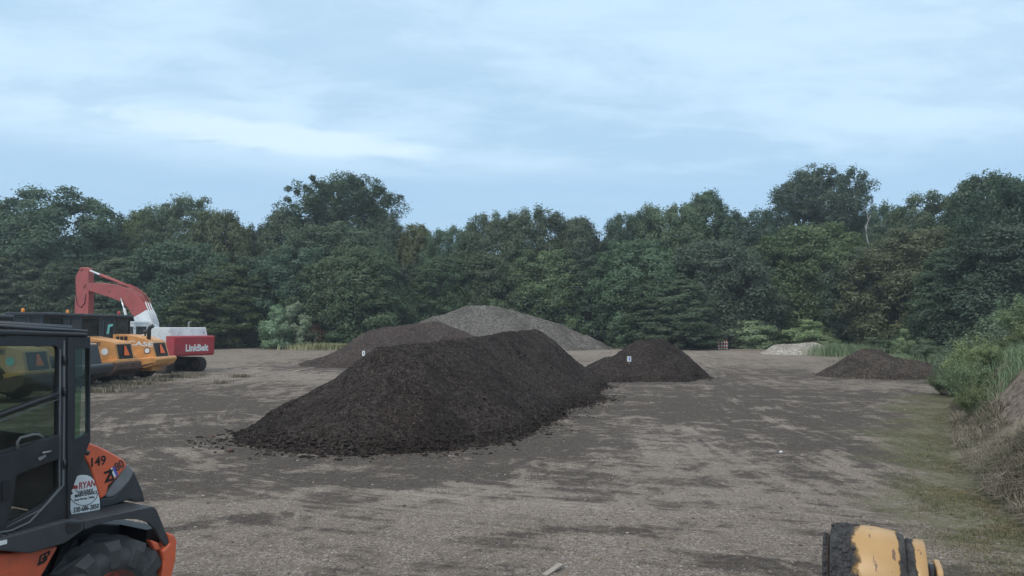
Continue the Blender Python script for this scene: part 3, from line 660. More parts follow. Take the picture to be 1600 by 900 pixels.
# side frame with the door window, lower window and quarter window as holes
outl = [f(*p, off=CO) for p in [(-150,527),(137.5,527),(137.5,690),(135,694),(131,705),(107,770),(105,812),(102,816),(-150,852)]]
w_up = rounded([f(*p, off=CO) for p in [(-62,540),(89,540),(89,613.5),(-62,666)]], .045)
w_lo = rounded([f(*p, off=CO) for p in [(22,742),(88,713),(88,765),(60,792),(8,818),(18,775)]], .03)
w_q = [f(*p, off=CO) for p in [(113.5,543.5),(136.6,543.5),(136.6,676),(113.5,687)]]
w_far = rounded([f(*p, off=CO) for p in [(-62,540),(89,540),(89,596),(-62,610)]], .045)
w_mid = rounded([f(*p, off=CO) for p in [(-62,674),(88,620),(88,681),(-62,722)]], .02)
def cabside(y, nm):
    holed_plate(outl, [w_up, w_mid, w_lo, w_q] if y == CO else [w_far, w_q], .05, y, nm, M['black'], fl)
cabside(CO, 'cab_frame'); cabside(CI, 'cab_frame')
def pane(poly, y, nm='window', mt='glass'):
    q = MB(); q.face([q.bm.verts.new((p[0], y, p[1])) for p in poly]); q.build(nm, M[mt], fl)
pane(w_up, CO+.01); pane(w_mid, CO+.01); pane(w_lo, CO+.01); pane(w_q, CO+.005, mt='glass_green')
pane(w_far, CI-.01); pane(w_q, CI-.01, mt='glass_green')
# door leaf: raised frame lines on the side, hinges, rubber seal, rails
m = MB()
def trace_tube(m, pts, off, rad, fn=f, n=8): m.tube([(lambda q: (q[0], off, q[1]))(fn(*p, off=off)) for p in pts], rad, n)
trace_tube(m, [(-60,670),(0,648),(60,626),(90,615)], CO-.035, .020)
m.build('window_rail', M['black'], fl); m = MB(); trace_tube(m, [(-60,678),(0,658),(60,636),(90,624)], CO-.03, .006); m.build('rail_highlight', M['edge'], fl)  # thin lighter strip paints the highlight along the window rail
m = MB(); trace_tube(m, [(28,702),(27,691),(32,684),(52,679),(60,679),(68,684)], CO-.06, .011); m.build('grab_handle', M['edge'], fl)
m = MB(); m.prism([f(*p, off=CO-.03) for p in [(-60,724),(4,711),(92,678),(92,716),(20,744),(18,775),(6,822),(-60,840)]], CO-.045, CO-.025)
door = m.build('door_panel', M['black'], fl, bevel=.006)
m = MB(); trace_tube(m, [(66,708),(80,705)], CO-.055, .009); m.prism([f(*p, off=CO-.05) for p in [(58,716),(70,710),(71,713),(61,720)]], CO-.06, CO-.045); m.build('door_handle', M['steel'], door)
m = MB(); m.prism(rounded([f(*p, off=CO-.05) for p in [(3,752),(15,750),(15,782),(3,784)]], .012), CO-.056, CO-.046); m.build('door_recess', M['ink'], door)
m = MB(); trace_tube(m, [(100,532),(100,612),(100,640),(99,758),(78,782),(46,816),(18,829),(-40,840)], CO-.028, .009); trace_tube(m, [(94,545),(93,700),(93,762),(66,795),(10,824)], CO-.028, .006); m.build('door_seal', M['edge'], fl)
for yy_ in (556, 605, 718): m = MB(); trace_tube(m, [(101,yy_),(101,yy_+14)], CO-.04, .012); m.build('hinge', M['black'], fl)
m = MB(); m.prism([f(*p, off=CO-.02) for p in [(103,527),(112,527),(112,690),(107,812),(103,812)]], CO-.045, CO+.03); m.build('rear_pillar', M['black'], fl, bevel=.008)
# cross members, rear and front walls of the cab
uq, zq_ = f(137, 527, CO); ul, zl_ = f(-150, 527, CO); ub_, zb_ = f(131, 705, CO)
m = MB(); m.box(uq-.05, uq, CI-.09, CI-.02, zb_, zq_); cr_ = [f(*p, off=CO+.03) for p in [(137,688),(135,694),(131,705),(107,770),(105,806),(101,806),(103,770),(126,705),(130,688)]]; m.prism(cr_, CO+.03, CI-.03); m.box(ul, ul+.06, CO, CI, .8, 1.3); m.box(ul, ul+.06, CO, CO+.07, 1.3, zl_); m.box(ul, ul+.06, CI-.07, CI, 1.3, zl_)
m.box(ul, uq, CO+.02, CI-.02, .80, .86); m.build('cab_shell', M['black'], fl, bevel=.004)
MB().box(uq-.03, uq-.022, CO+.03, CI-.09, zb_, zq_-.02).build('window', M['glass_green'], fl)
MB().box(ul+.02, ul+.028, CO+.07, CI-.07, 1.3, zl_).build('window', M['glass'], fl)
# roof
m = MB(); rf = [f(*p, off=.05) for p in [(-170,509),(0,514.5),(138,520),(140,526.5),(0,524.5),(-170,523)]]; m.prism(rf, .05, 1.75); m.build('roof', M['black'], fl, bevel=.018, seg=3)
m = MB()
for o_f, (ya, yb) in ((.10, (510, 519)), (.62, (506.5, 514)), (1.15, (505, 511.5))):
    pa, pb = f(-60, ya-4.5, off=o_f), f(112 if o_f > .3 else 136, yb-.5, off=o_f); m.tube([(pa[0], o_f, pa[1]), (pb[0], o_f, pb[1])], .016, 8)
m.build('roof_rail', M['dark_panel'], fl)
# interior
zfl = .9; m = MB(); m.box(-1.15, -.72, .62, 1.15, zfl, 1.35); m.box(-.78, -.64, .64, 1.13, 1.35, 1.95); m.box(-.76, -.66, .74, 1.03, 1.97, 2.15)
m.build('seat', M['seat'], fl, bevel=.04, seg=3)
m = MB(); m.tube([(ul+.12, .9, .9), (ul+.26, .9, 1.5)], .05, 8); m.lathe([(.17, -.012), (.185, 0), (.17, .012), (.155, 0), (.17, -.012)], 'z', c=(ul+.28, .9, 1.52), n=24); m.build('steering_wheel', M['ink'], fl)
for q_ in ((-1.3, -.55, 1.22, 1.5, zfl, 1.5), (-1.0, -.5, .25, .55, zfl, 1.38)): m = MB(); m.box(*q_); m.build('console', M['black'], fl, bevel=.03)
# front half of the machine (outside the picture)
m = MB(); m.box(-2.75, -1.6, .55, 1.25, .35, 1.15); m.box(-1.62, -1.1, .5, 1.3, .4, .9); m.build('front_chassis', M['orange_red'], fl, bevel=.03)
m = MB(); m.prism([(-1.9, 1.35), (-1.75, 1.15), (-3.2, .35), (-3.35, .45)], .62, .72); m.prism([(-1.9, 1.35), (-1.75, 1.15), (-3.2, .35), (-3.35, .45)], 1.08, 1.18); m.build('lift_arm', M['orange_red'], fl, bevel=.01)
m = MB(); m.prism([(-3.35, .08), (-3.3, .75), (-3.4, .95), (-3.5, .8), (-3.52, .3), (-4.1, .04), (-4.1, .0), (-3.5, .02)], -.05, 1.85); m.build('bucket', M['dark_steel'], fl, bevel=.01)

# ================================================================== parked yellow loaders
def big_loader(name, loc, rz, style, ymat, beacon, label, sc=1.0, grp='yellow wheel loaders parked in a row'):
    t = empty(name, loc, rz, label=label, cat='wheel loader', group=grp); t.scale = (sc, sc, sc)
    Y = M[ymat]; K = M['black']
    for x_, fx in ((0, 1), (-3.0, 1)):
        wheel(t, (x_, -1.22, .72), .72, .52, .38, 18, Y, True, 36); wheel(t, (x_, 1.22, .72), .72, .52, .38, 18, Y, False, 32)
    if style == 'sloped':
        hood_p = rounded([(-1.0, 1.15), (-1.0, 2.42), (-.55, 2.45), (.45, 2.32), (1.15, 2.10), (1.28, 1.98), (1.52, 1.20), (1.45, 1.05), (.9, .95), (-.6, .9)], .08)
        g_p = [(1.02, 2.10), (1.24, 1.97), (1.50, 1.22), (1.22, 1.22)]
    else:
        hood_p = rounded([(-1.0, 1.15), (-1.0, 2.35), (-.8, 2.38), (.5, 2.22), (1.28, 2.08), (1.36, 2.0), (1.55, 1.15), (1.40, 1.0), (.9, .78), (.1, .55), (-.6, .62)], .06)
        g_p = [(1.06, 2.02), (1.28, 2.02), (1.46, 1.22), (1.14, 1.22)]
    m = MB(); hood_p = [(max(a, {'sloped': -.80, 'boxy': -.36, 'dark_tail': -.28}[style]), b) for a, b in hood_p]; m.prism(hood_p, -.80, .80); hood = m.build('hood', Y, t, bevel=.05, seg=3)
    m = MB()
    if style == 'dark_tail':
        m.prism(rounded([(.75, 1.02), (.75, 2.24), (1.20, 2.12), (1.38, 2.0), (1.62, 1.02)], .05), -.82, .82); m.build('rear_cover', M['black_plastic'], t, bevel=.03)
        m = MB(); m.prism(rounded([(.55, .55), (.55, 1.10), (1.95, 1.15), (2.0, 1.0), (1.9, .70), (1.3, .45)], .07), -1.15, 1.15); m.build('counterweight', M['grey_plastic'] if False else M['dark_panel'], t, bevel=.05, seg=3)
    else:
        # louvred rear grille with orange triangle, on the rear face and wrapping the corner
        # sloping rear face panel
        A_, B_ = ((1.285, 1.96), (1.525, 1.22)) if style == 'sloped' else ((1.375, 1.97), (1.545, 1.22))
        m = MB(); m.prism([A_, B_, (B_[0]+.02, B_[1]), (A_[0]+.02, A_[1])], -.62, .62)
        for k in range(7):
            s_ = (k+.5)/7; x_, z_ = A_[0]+(B_[0]-A_[0])*s_, A_[1]+(B_[1]-A_[1])*s_; m.box(x_+.01, x_+.05, -.58, .58, z_-.012, z_+.012)
        m.build('rear_grille', K, t)
        cx_, cz_ = (A_[0]+B_[0])/2+.065, (A_[1]+B_[1])/2+.02; tl = (B_[0]-A_[0])/(A_[1]-B_[1])
        m = MB(); tri = [(-.26, -.2), (.26, -.2), (.05, .28), (-.05, .28)]
        vs = [m.bm.verts.new((cx_-p[1]*tl+dx_, p[0], cz_+p[1])) for dx_ in (0, .012) for p in tri]
        m.face(vs[:4]); m.face(vs[4:]); [m.face([vs[i], vs[(i+1) % 4], vs[4+(i+1) % 4], vs[4+i]]) for i in range(4)]
        m.build('warning_triangle', M['orange_tri'], t)
        # same triangle seen on the side grille corner
        cwp = rounded([(.55, .85), (.60, 1.16), (1.70, 1.24), (1.80, 1.10), (1.62, .80), (1.1, .62)], .06) if style == 'sloped' else rounded([(.35, .50), (.8, .95), (1.55, 1.12), (1.72, 1.05), (1.70, .72), (1.2, .42)], .06)
        m = MB(); m.prism(cwp, -1.16, 1.16); m.build('counterweight', Y if style == 'sloped' else M['muddy'], t, bevel=.06, seg=3)
        if style == 'sloped':
            m = MB(); m.prism([(.9, .66), (1.60, .86), (1.66, .96), (.9, .80)], -1.17, 1.17); m.build('brown_underside', M['muddy'], t, bevel=.02)  # dark brown strip along the underside of the counterweight
        else:
            m = MB()
            for zq in (1.12,): m.prism([(.1, .6), (.1, 1.05), (1.62, 1.25), (1.66, 1.1), (1.1, .8)], -1.0, 1.0)
            m.build('tail_skirt', Y, t, bevel=.03)
            for px_, pz_, rr in ((.90, 1.62, .17), (.28, 1.66, .17)):
                q = MB(); q.lathe([(rr, -.812), (rr, -.80)], 'y', c=(px_, 0, pz_), n=20); q.build('round_sticker', M['sticker'] if ymat == 'yellow' else M['teal'], t)
            for a, b in ((.25, 1.02), (.42, 1.10), (.6, 1.04), (.42, .92)): q = MB(); q.lathe([(.035, -1.006), (.035, -.99)], 'y', c=(a, 0, b), n=8); q.build('bolt_hole', M['ink'], t)
            q = MB(); q.box(-.35, .15, -.81, -.80, 1.34, 1.52); q.build('side_slot', M['muddy'], t)
    if style != 'dark_tail':
        q = MB(); q.text('CASE', .46 if style == 'sloped' else .36, side_text(.70 if style == 'sloped' else .15, -.806, 1.92 if style == 'sloped' else 2.02, R(-4), 1.3, .72), 0, .012); q.build('lettering', M['white_ink'] if style == 'sloped' else M['ink_grey'], t)
    if style == 'sloped':
        q = MB(); q.lathe([(.17, -.815), (.17, -.80)], 'y', c=(1.08, 0, 1.56), n=20); lg = q.build('round_sticker', M['ink_grey'], t)
        q = MB(); q.lathe([(.13, -.82), (.13, -.81)], 'y', c=(1.08, 0, 1.56), n=20); q.build('emblem', M['sticker'], lg)
        q = MB(); [q.box(-.62+k*.22, -.45+k*.22, -.81, -.79, 2.12, 2.32) for k in range(3)]; q.build('side_slot', M['ink'], t)
        q = MB(); q.tube([(.95, -.42, 2.0), (.95, -.42, 2.66), (1.0, -.42, 2.80), (1.18, -.42, 2.90)], .11, 12); q.build('exhaust_pipe', K, t)
        q = MB(); q.tube([(.35, .35, 2.2), (.35, .35, 2.48)], .05, 8); q.lathe([(.05, 2.46), (.15, 2.52), (.15, 2.60), (.04, 2.66), (0, 2.66)], 'z', c=(.35, .35, 0), n=14); q.build('intake_cap', K, t)
    if style == 'dark_tail':
        q = MB(); q.tube([(.95, -.5, 2.1), (.95, -.5, 2.32), (1.1, -.5, 2.42)], .10, 10); q.build('exhaust_pipe', M['steel'], t)
    # fenders over the rear wheels
    for sy in (-1, 1):
        q = MB(); arc = [(.86*math.cos(a)+0, .72+.86*math.sin(a)) for a in np.linspace(R(15), R(150), 12)]; arc2 = [(.81*math.cos(a), .72+.81*math.sin(a)) for a in np.linspace(R(150), R(15), 12)]
        q.prism(arc+arc2, min(sy*.72, sy*1.24), max(sy*.72, sy*1.24)); q.build('fender', Y if style == 'sloped' else K, t, bevel=.01)
    # chassis
    q = MB(); q.box(-1.3, 1.2, -.5, .5, .45, 1.3); q.box(-3.5, -1.5, -.42, .42, .5, 1.6); q.build('chassis', Y, t, bevel=.04)
    q = MB(); q.box(-2.4, -.9, -1.15, 1.15, 1.25, 1.42); q.box(-1.9, -1.2, -1.2, -1.05, .55, 1.25); [q.box(-1.95, -1.15, -1.28, -1.02, z_, z_+.05) for z_ in (.5, .85)]; q.build('platform', K, t, bevel=.02)
    # cab
    cs = dict(sloped=.30, boxy=.72, dark_tail=.80)[style]; x0, x1 = -2.55+cs, -1.02+cs; zt_ = 3.36
    q = MB()
    for xx_ in (x0, (x0+x1)/2+.1, x1-.10):
        for yy_ in (-.78, .68): q.box(xx_, xx_+.10, yy_, yy_+.10, 1.4, zt_)
    q.box(x0, x1, -.78, -.68, 1.4, 2.05); q.box(x0, x1, .68, .78, 1.4, 2.05); q.box(x1-.08, x1, -.78, .78, 1.4, 2.15); q.box(x0, x0+.08, -.78, .78, 1.4, 1.9); q.box(x0, x1, -.78, .78, zt_-.12, zt_)
    q.build('cab_frame', K, t, bevel=.02)
    q = MB(); q.prism(rounded([(x0-.12, zt_), (x0-.08, zt_+.13), (x1+.10, zt_+.13), (x1+.13, zt_)], .04), -.90, .90); q.build('roof', K, t, bevel=.03)
    q = MB(); q.box(x0+.1, x1-.1, -.745, -.735, 2.05, zt_-.12); q.box(x0+.1, x1-.1, .735, .745, 2.05, zt_-.12); q.box(x1-.05, x1-.042, -.68, .68, 2.15, zt_-.12); q.box(x0+.03, x0+.038, -.68, .68, 1.9, zt_-.12); q.build('window', M['far_glass'], t)
    q = MB(); q.box(-1.75+cs, -1.35+cs, -.28, .28, 1.5, 2.0); q.box(-1.45+cs, -1.3+cs, -.26, .26, 2.0, 2.75); q.build('seat', M['seat'], t, bevel=.04)
    q = MB(); q.tube([(-2.05, -1.0, 1.5), (-2.05, -1.0, 2.5), (-1.98, -.92, 2.7)], .02, 6); q.build('handrail', K, t); q = MB(); q.tube([(-1.25, -1.0, 1.45), (-1.25, -1.0, 2.3)], .02, 6); q.build('handrail', K, t); q = MB(); q.box(-2.75+cs, -2.55+cs, -1.35, -1.05, 2.75, 3.05); q.tube([(-2.6+cs, -.9, 3.3), (-2.65+cs, -1.2, 3.0)], .018, 6); q.build('mirror', K, t)
    q = MB(); q.lathe([(.07, 0), (.075, .05), (.07, .15), (.05, .19), (0, .2)], 'z', c=(beacon[1], beacon[2], zt_+.13), n=14); q.build('beacon', M[beacon[0]], t)
    if style == 'sloped':
        q = MB(); q.prism([(-1.15, 2.45), (-1.08, 2.95), (-.82, 3.0), (-.82, 2.88), (-.98, 2.82), (-1.02, 2.45)], -.80, -.79); q.build('cab_decal', M['teal'], t)
    # front lift arms and bucket
    for sy in (-.62, .62):
        q = MB(); q.prism([(-3.0, 1.75), (-2.85, 1.35), (-3.8, 1.05), (-4.9, .35), (-5.05, .55), (-3.9, 1.5)], sy-.07, sy+.07); q.build('lift_arm', Y, t, bevel=.02)
    q = MB(); q.prism([(-4.95, .10), (-4.90, 1.0), (-5.05, 1.2), (-5.15, 1.0), (-5.2, .35), (-6.1, .06), (-6.1, .01), (-5.2, .02)], -1.35, 1.35); q.box(-6.05, -4.95, -1.37, -1.33, .03, .7); q.box(-6.05, -4.95, 1.33, 1.37, .03, .7); q.build('bucket', M['dark_steel'], t, bevel=.01)
    return t
def gpos(px, Y): return ((px-800)/FPX*Y, Y, 0)
RZ = R(-1)
big_loader('wheel_loader', gpos(213, 40.4), RZ, 'sloped', 'yellow', ('red_lens', -.95, 0.0), 'yellow wheel loader with white lettering, farthest of the parked row, beside the excavator')
big_loader('wheel_loader', gpos(152, 37.0), RZ, 'boxy', 'yellow', ('amber', -1.5, 0.0), 'yellow wheel loader with round white stickers and muddy brown tail, second from the excavator')
big_loader('wheel_loader', gpos(92, 33.6), RZ, 'dark_tail', 'yellow', ('amber', -1.65, 0.0), 'wheel loader with black rear cover and dark counterweight, just behind the compact loader cab')
big_loader('wheel_loader', gpos(6, 28.5), RZ, 'boxy', 'yellow_old', ('amber', -1.5, 0.0), 'faded tan wheel loader seen through the door glass of the compact loader', .95)

# ================================================================== excavator
EA = R(-26.5); EP = (-22.3, 47.0)
ex = empty('excavator', (EP[0], EP[1], 0), EA, label='old tracked excavator with red counterweight, white house and bent red boom', cat='excavator')
def e(zx, zy, off=0): return plane_uv(100+zx/4.092, 400+zy/4.092, EP, EA, off)
m = MB(); m.prism(rounded([(2.25, 1.05), (2.25, 2.28), (2.95, 2.28), (3.0, 2.2), (3.0, 1.15), (2.9, 1.05)], .05), -1.5, 1.5); cwt = m.build('counterweight', M['red'], ex, bevel=.05, seg=3)
m = MB(); m.text('LinkBelt', .56, rear_text(3.004, .15, 1.52, .92, 1.0), 0, .024); m.build('lettering', M['white_ink'], cwt)
m = MB(); m.prism(rounded([(-.3, 1.3), (-.3, 2.35), (.6, 2.4), (.75, 2.80), (2.35, 2.80), (2.5, 2.27), (2.3, 1.3)], .06), -1.38, 1.38); m.build('engine_house', M['white'], ex, bevel=.05)
m = MB(); m.tube([(1.6, -.7, 2.75), (1.6, -.7, 2.9)], .04, 8); m.lathe([(.03, 2.86), (.13, 3.0), (.13, 3.04), (0, 3.04)], 'z', c=(1.6, -.7, 0), n=12); m.build('intake_cap', M['ink'], ex)
m = MB(); m.tube([(1.8, .5, 2.75), (1.8, .5, 3.1), (1.9, .5, 3.15)], .05, 8); m.build('exhaust_pipe', M['steel'], ex)
m = MB(); m.box(-2.6, 2.2, -1.35, 1.35, 1.08, 1.32); m.build('turntable_deck', M['white'], ex, bevel=.03)
m = MB(); m.lathe([(.85, .75), (.85, 1.09)], 'z', n=28); m.box(-1.4, 1.4, -.7, .7, .45, .80); m.build('undercarriage', M['dark_steel'], ex)
# cab
cx0, cx1, cy0, cy1, cz1 = -2.35, -.75, -1.4, -.42, 3.05
m = MB()
for a in (cx0, cx1-.12, -1.6):
    for b in (cy0, cy1-.12): m.box(a, a+.12, b, b+.12, 1.3, cz1)
m.box(cx0, cx1, cy0, cy0+.06, 1.3, 2.1); m.box(cx0, cx1, cy1-.06, cy1, 1.3, 2.1); m.box(cx1-.06, cx1, cy0, cy1, 1.3, 2.15); m.box(cx0, cx0+.06, cy0, cy1, 1.3, 1.8); m.box(cx0-.04, cx1+.04, cy0-.03, cy1+.03, cz1, cz1+.12)
m.box(cx0, cx1, cy0, cy0+.06, 2.85, cz1); m.box(cx1-.06, cx1, cy0, cy1, 2.85, cz1); m.build('cab', M['white'], ex, bevel=.03)
m = MB(); m.box(cx0+.1, cx1-.1, cy0+.02, cy0+.03, 2.1, 2.85); m.box(cx1-.035, cx1-.028, cy0+.1, cy1-.1, 2.15, 2.85); m.box(cx0+.1, cx1-.1, cy1-.03, cy1-.02, 2.1, 2.95); m.box(cx0+.02, cx0+.03, cy0+.1, cy1-.1, 1.8, 2.95); m.build('window', M['far_glass'], ex)
m = MB(); m.box(-1.6, -1.2, -1.15, -.65, 1.4, 1.85); m.box(-1.35, -1.2, -1.15, -.65, 1.85, 2.5); m.build('seat', M['seat'], ex, bevel=.04)
# tracks
for sy in (-1.2, 1.2):
    m = MB(); prof = []
    for k in range(13): a = R(90-180*k/12); prof.append((1.95+.42*math.cos(a), .46+.42*math.sin(a)))
    for k in range(13): a = R(270-180*k/12); prof.append((-2.05+.42*math.cos(a), .46+.42*math.sin(a)))
    m.prism(prof, sy-.25, sy+.25)
    # grousers round the loop
    pts_ = [(x_, .46+.42) for x_ in np.arange(-2.0, 2.0, .18)]+[(x_, .04) for x_ in np.arange(-2.0, 2.0, .18)]+[(1.95+.42*math.cos(a), .46+.42*math.sin(a)) for a in np.linspace(-1.4, 1.4, 7)]+[(-2.05-.42*math.cos(a), .46+.42*math.sin(a)) for a in np.linspace(-1.4, 1.4, 7)]
    for (a, b) in pts_: m.box(a-.03, a+.03, sy-.28, sy+.28, b-.03, b+.03)
    tr = m.build('track', M['dark_steel'], ex, bevel=.01)
    q = MB(); [q.lathe([(.30, sy-.27), (.30, sy+.27)], 'y', c=(a, 0, .46), n=20) for a in (1.95, -2.05)]; [q.lathe([(.12, sy-.265), (.12, sy+.265)], 'y', c=(a, 0, .2), n=14) for a in (-1.3, -.65, 0, .65, 1.3)]; q.build('rollers', M['muddy'], tr)
# boom traced from the photograph, lying in the machine's middle plane
up_ = [(578,520),(600,440),(560,380),(530,310),(490,255),(430,213),(370,190),(250,173),(165,173)]
lo_ = [(150,195),(165,218),(250,245),(330,270),(390,295),(430,335),(462,388)]
split_u, split_l = (547,345), (465,392)
boom_red = [e(*p) for p in [(547,345),(530,310),(490,255),(430,213),(370,190),(250,173),(165,173),(148,195),(165,218),(250,245),(330,270),(390,295),(430,335),(465,392)]]
boom_wh = [e(*p) for p in [(547,345),(565,380),(588,445),(598,520),(520,545),(470,520),(480,450),(465,392)]]
m = MB(); m.prism(boom_red, -.24, .24); boom = m.build('boom', M['red_boom'], ex, bevel=.02)
m = MB(); m.prism(boom_wh, -.24, .24); m.build('boom_base', M['white'], boom, bevel=.02)
m = MB()
for k, yo in ((0, -.16), (10, .0), (20, .16)):
    P_ = []
    for p in [(360,180),(400,188),(440,206),(492,244),(534,300)]: u, z = e(p[0]+k*.4, p[1]+2); P_.append((u, yo, z+.06))
    m.tube(P_, .035, 6)
    P_ = []
for zx in ((534,300),): pass
m.build('hose_pipe', M['red_boom'], boom)
m = MB()
for yo in (-.16, .0, .16): m.tube([(lambda q: (q[0], yo, q[1]+.06))(e(*p)) for p in [(534,300),(548,338),(570,378),(592,440)]], .035, 6)
m.build('hose_pipe', M['white'], boom)
stick = [e(*p) for p in [(122,78),(140,72),(165,80),(172,110),(175,175),(174,300),(171,380),(150,470),(118,560),(98,560),(84,470),(85,375),(90,200),(92,130)]]
m = MB(); m.prism(stick, -.20, .20); sk = m.build('stick', M['red_boom'], ex, bevel=.02)
m = MB(); u, z = e(150, 185); m.lathe([(.16, -.30), (.16, .30)], 'y', c=(u, 0, z), n=16); u, z = e(130, 84); m.lathe([(.11, -.28), (.11, .28)], 'y', c=(u, 0, z), n=14); m.build('pivot_pin', M['red_boom'], sk)
m = MB(); m.tube([(lambda q: (q[0], -.22, q[1]))(e(*p)) for p in [(92,180),(95,260),(105,310),(130,330),(152,300),(160,240)]], .025, 6); m.build('hose', M['ink'], sk)
def tube2(nm, a, b, rad, mt, par, off=0): 
    (ua, za), (ub, zb) = e(*a), e(*b); q = MB(); q.tube([(ua, off, za), (ub, off, zb)], rad, 10); return q.build(nm, M[mt], par)
c1 = tube2('stick_cylinder', (235,121), (405,190), .10, 'red_boom', ex); tube2('rod', (138,82), (300,148), .065, 'white', c1)
c2 = tube2('boom_cylinder', (415,335), (450,470), .085, 'white', ex, -.34); tube2('rod', (395,272), (425,375), .055, 'chrome', c2, -.34)
(ua, za) = e(100, 540); m = MB(); m.prism(rounded([(ua-.1, za), (ua+.7, za+.1), (ua+1.25, za-.5), (ua+1.1, za-1.2), (ua+.3, za-1.45), (ua+.5, za-.9), (ua+.1, za-.5)], .08), -.6, .6); m.build('bucket', M['dark_steel'], ex, bevel=.02)

# ================================================================== yellow pivot drum, near right
Yd = 4.3
c0 = at_depth(1355, 905, Yd); RD = c0.z-.0
topz = at_depth(1355, 824, Yd).z
dr = empty('machine_linkage', (c0.x, Yd, 0), R(-25), label='mud-caked yellow steel pivot drum with end flange at the bottom edge, right of centre', cat='machine part')
rr = .34; zc_ = topz-rr
def mud_yellow():
    n = NT('chipped_yellow_paint_with_mud'); sx = n.N.new('ShaderNodeSeparateXYZ'); n.L.new(n.tc.outputs['Object'], sx.inputs[0])
    nz = n.noise(5, 9, .72); nz2 = n.noise(16, 8, .7)
    col = n.mix(n.map(n.noise(2.5, 4, .5), .3, .7), (.40,.23,.085), (.50,.31,.135))
    rust = n.map(n.noise(6.5, 5, .6, sc=(2.6, 1, .8), loc=(1.4,0,.7)), .61, .65)
    col = n.mix(n.math('MULTIPLY', rust, .85), col, (.11,.055,.05))
    l = n.math('SUBTRACT', n.map(sx.outputs[0], -.20, .07, 1.0, 0.), n.math('MULTIPLY', n.math('SUBTRACT', nz, .5), -1.3))
    r_ = n.math('ADD', n.map(n.math('ABSOLUTE', n.math('SUBTRACT', sx.outputs[0], .225)), .0, .10, .95, 0.), n.math('MULTIPLY', n.math('SUBTRACT', nz, .5), 1.6))
    mud = n.math('MAXIMUM', n.map(l, .38, .62), n.map(r_, .48, .62))
    mc = n.mix(n.map(nz2, .3, .7), (.022,.022,.026), (.10,.095,.09))
    col = n.mix(mud, col, mc); n.put(n.b.inputs['Base Color'], col); n.put(n.b.inputs['Roughness'], n.map(mud, 0, 1, .4, .95))
    n.put(n.b.inputs['Normal'], n.bump(n.math('MULTIPLY', mud, nz2), .9, .05)); return n.m
MY = mud_yellow()
m = MB(); m.lathe([(rr-.05, -.215), (rr-.01, -.205), (rr+.004, -.16), (rr+.002, .05), (rr-.012, .17), (rr-.03, .215), (rr-.05, .222)], 'x', c=(0, 0, zc_), n=72); m.build('drum', MY, dr)
m = MB(); m.lathe([(rr-.06, .222), (rr-.045, .232), (rr-.045, .325), (rr-.055, .335), (rr-.12, .337)], 'x', c=(0, 0, zc_), n=72); m.build('end_ring', MY, dr)
m = MB(); m.lathe([(rr-.17, .33), (rr-.17, .40)], 'x', c=(0, 0, zc_), n=40); m.build('axle', M['ink'], dr)
m = MB(); m.prism(rounded([(-.13, zc_-.9), (-.13, zc_+rr-.16), (.13, zc_+rr-.16), (.13, zc_-.9)], .05), -.018, .018, M=Matrix.Translation((.405, 0, 0)) @ Matrix.Rotation(R(90), 4, 'Z')); m.build('side_plate', paint('yellow_side_plate', (.50,.31,.135), .4, .3, (.2,.12,.08), scale=5), dr, bevel=.008)
m = MB(); m.lathe([(rr-.09, -.26), (rr-.07, -.255), (rr-.07, -.222), (rr-.09, -.215)], 'x', c=(0, 0, zc_), n=48); m.build('rusty_flange', M['dark_steel'], dr)
P_ = []; r = np.random.default_rng(3)
for k in range(380):
    a = r.uniform(R(-20), R(100)); xx_ = r.normal(-.13, .03) if k % 6 else -.245; ra = (rr if xx_ > -.21 else rr-.07)
    P_.append((xx_, ra*math.cos(a)*-1 if False else -ra*math.cos(a), zc_+ra*math.sin(a)))
vv, ff = scatter_stones(np.array(P_), np.clip(r.lognormal(-4.75, .5, len(P_)), .004, .02), 4, 1); mudm = link('mud_lumps', np_mesh('mud_lumps', vv, ff), paint('wet_clay', (.035,.034,.036), .8, .6, (.075,.07,.068), scale=8), dr); mudm['kind'] = 'stuff'
dr.scale = (.88, 1, 1)
m = MB(); m.box(-.19, .19, -.14, .14, 0, zc_-.2); m.box(-.45, .45, -.45, .45, -.02, .08); m.build('support_post', M['dark_steel'], dr, bevel=.02)

# ================================================================== small things
def heap_z(H, x, y): return float(H(np.array([x]), np.array([y]))[0])
# sign on the dark heap right of centre
def find_on_heap(H, px, y0, y1, py):
    best = None
    for Y in np.arange(y0, y1, .05):
        p = at_depth(px, py, Y); d = p.z-heap_z(H, p.x, p.y)
        if d < 0: return p
    return p
p = find_on_heap(H_sign, 983, 36, 43, 570); t = empty('stake_sign', (p.x, p.y, p.z), R(8), label='small white sign with blue mark staked in the dark heap right of centre', cat='sign')
MB().box(-.012, .012, -.01, .01, -.25, .38).build('stake', M['wood'], t)
m = MB(); m.box(-.11, .11, -.016, -.010, .17, .45, mi=0); m.build('sign_board', M['sticker'], t)
m = MB(); m.box(-.01, .05, -.02, -.016, .22, .40); m.build('mark', M['ink_blue'], t)
p = find_on_heap(H_main, 568, 16, 26, 556); t = empty('stake_sign', (p.x, p.y, p.z), R(-10), label='small white tag stuck in the left shoulder of the largest dark heap', cat='sign')
MB().box(-.008, .008, -.006, .006, -.2, .12).build('stake', M['wood'], t)
m = MB(); m.prism([(-.055, .07), (-.045, .01), (.0, -.01), (.055, .03), (.055, .17), (-.045, .18)], -.012, -.006); m.build('sign_board', M['sticker'], t)
m = MB(); m.prism([(-.01, .06), (.015, .05), (.02, .12), (-.005, .13)], -.015, -.0121); m.build('mark', M['ink_grey'], t)
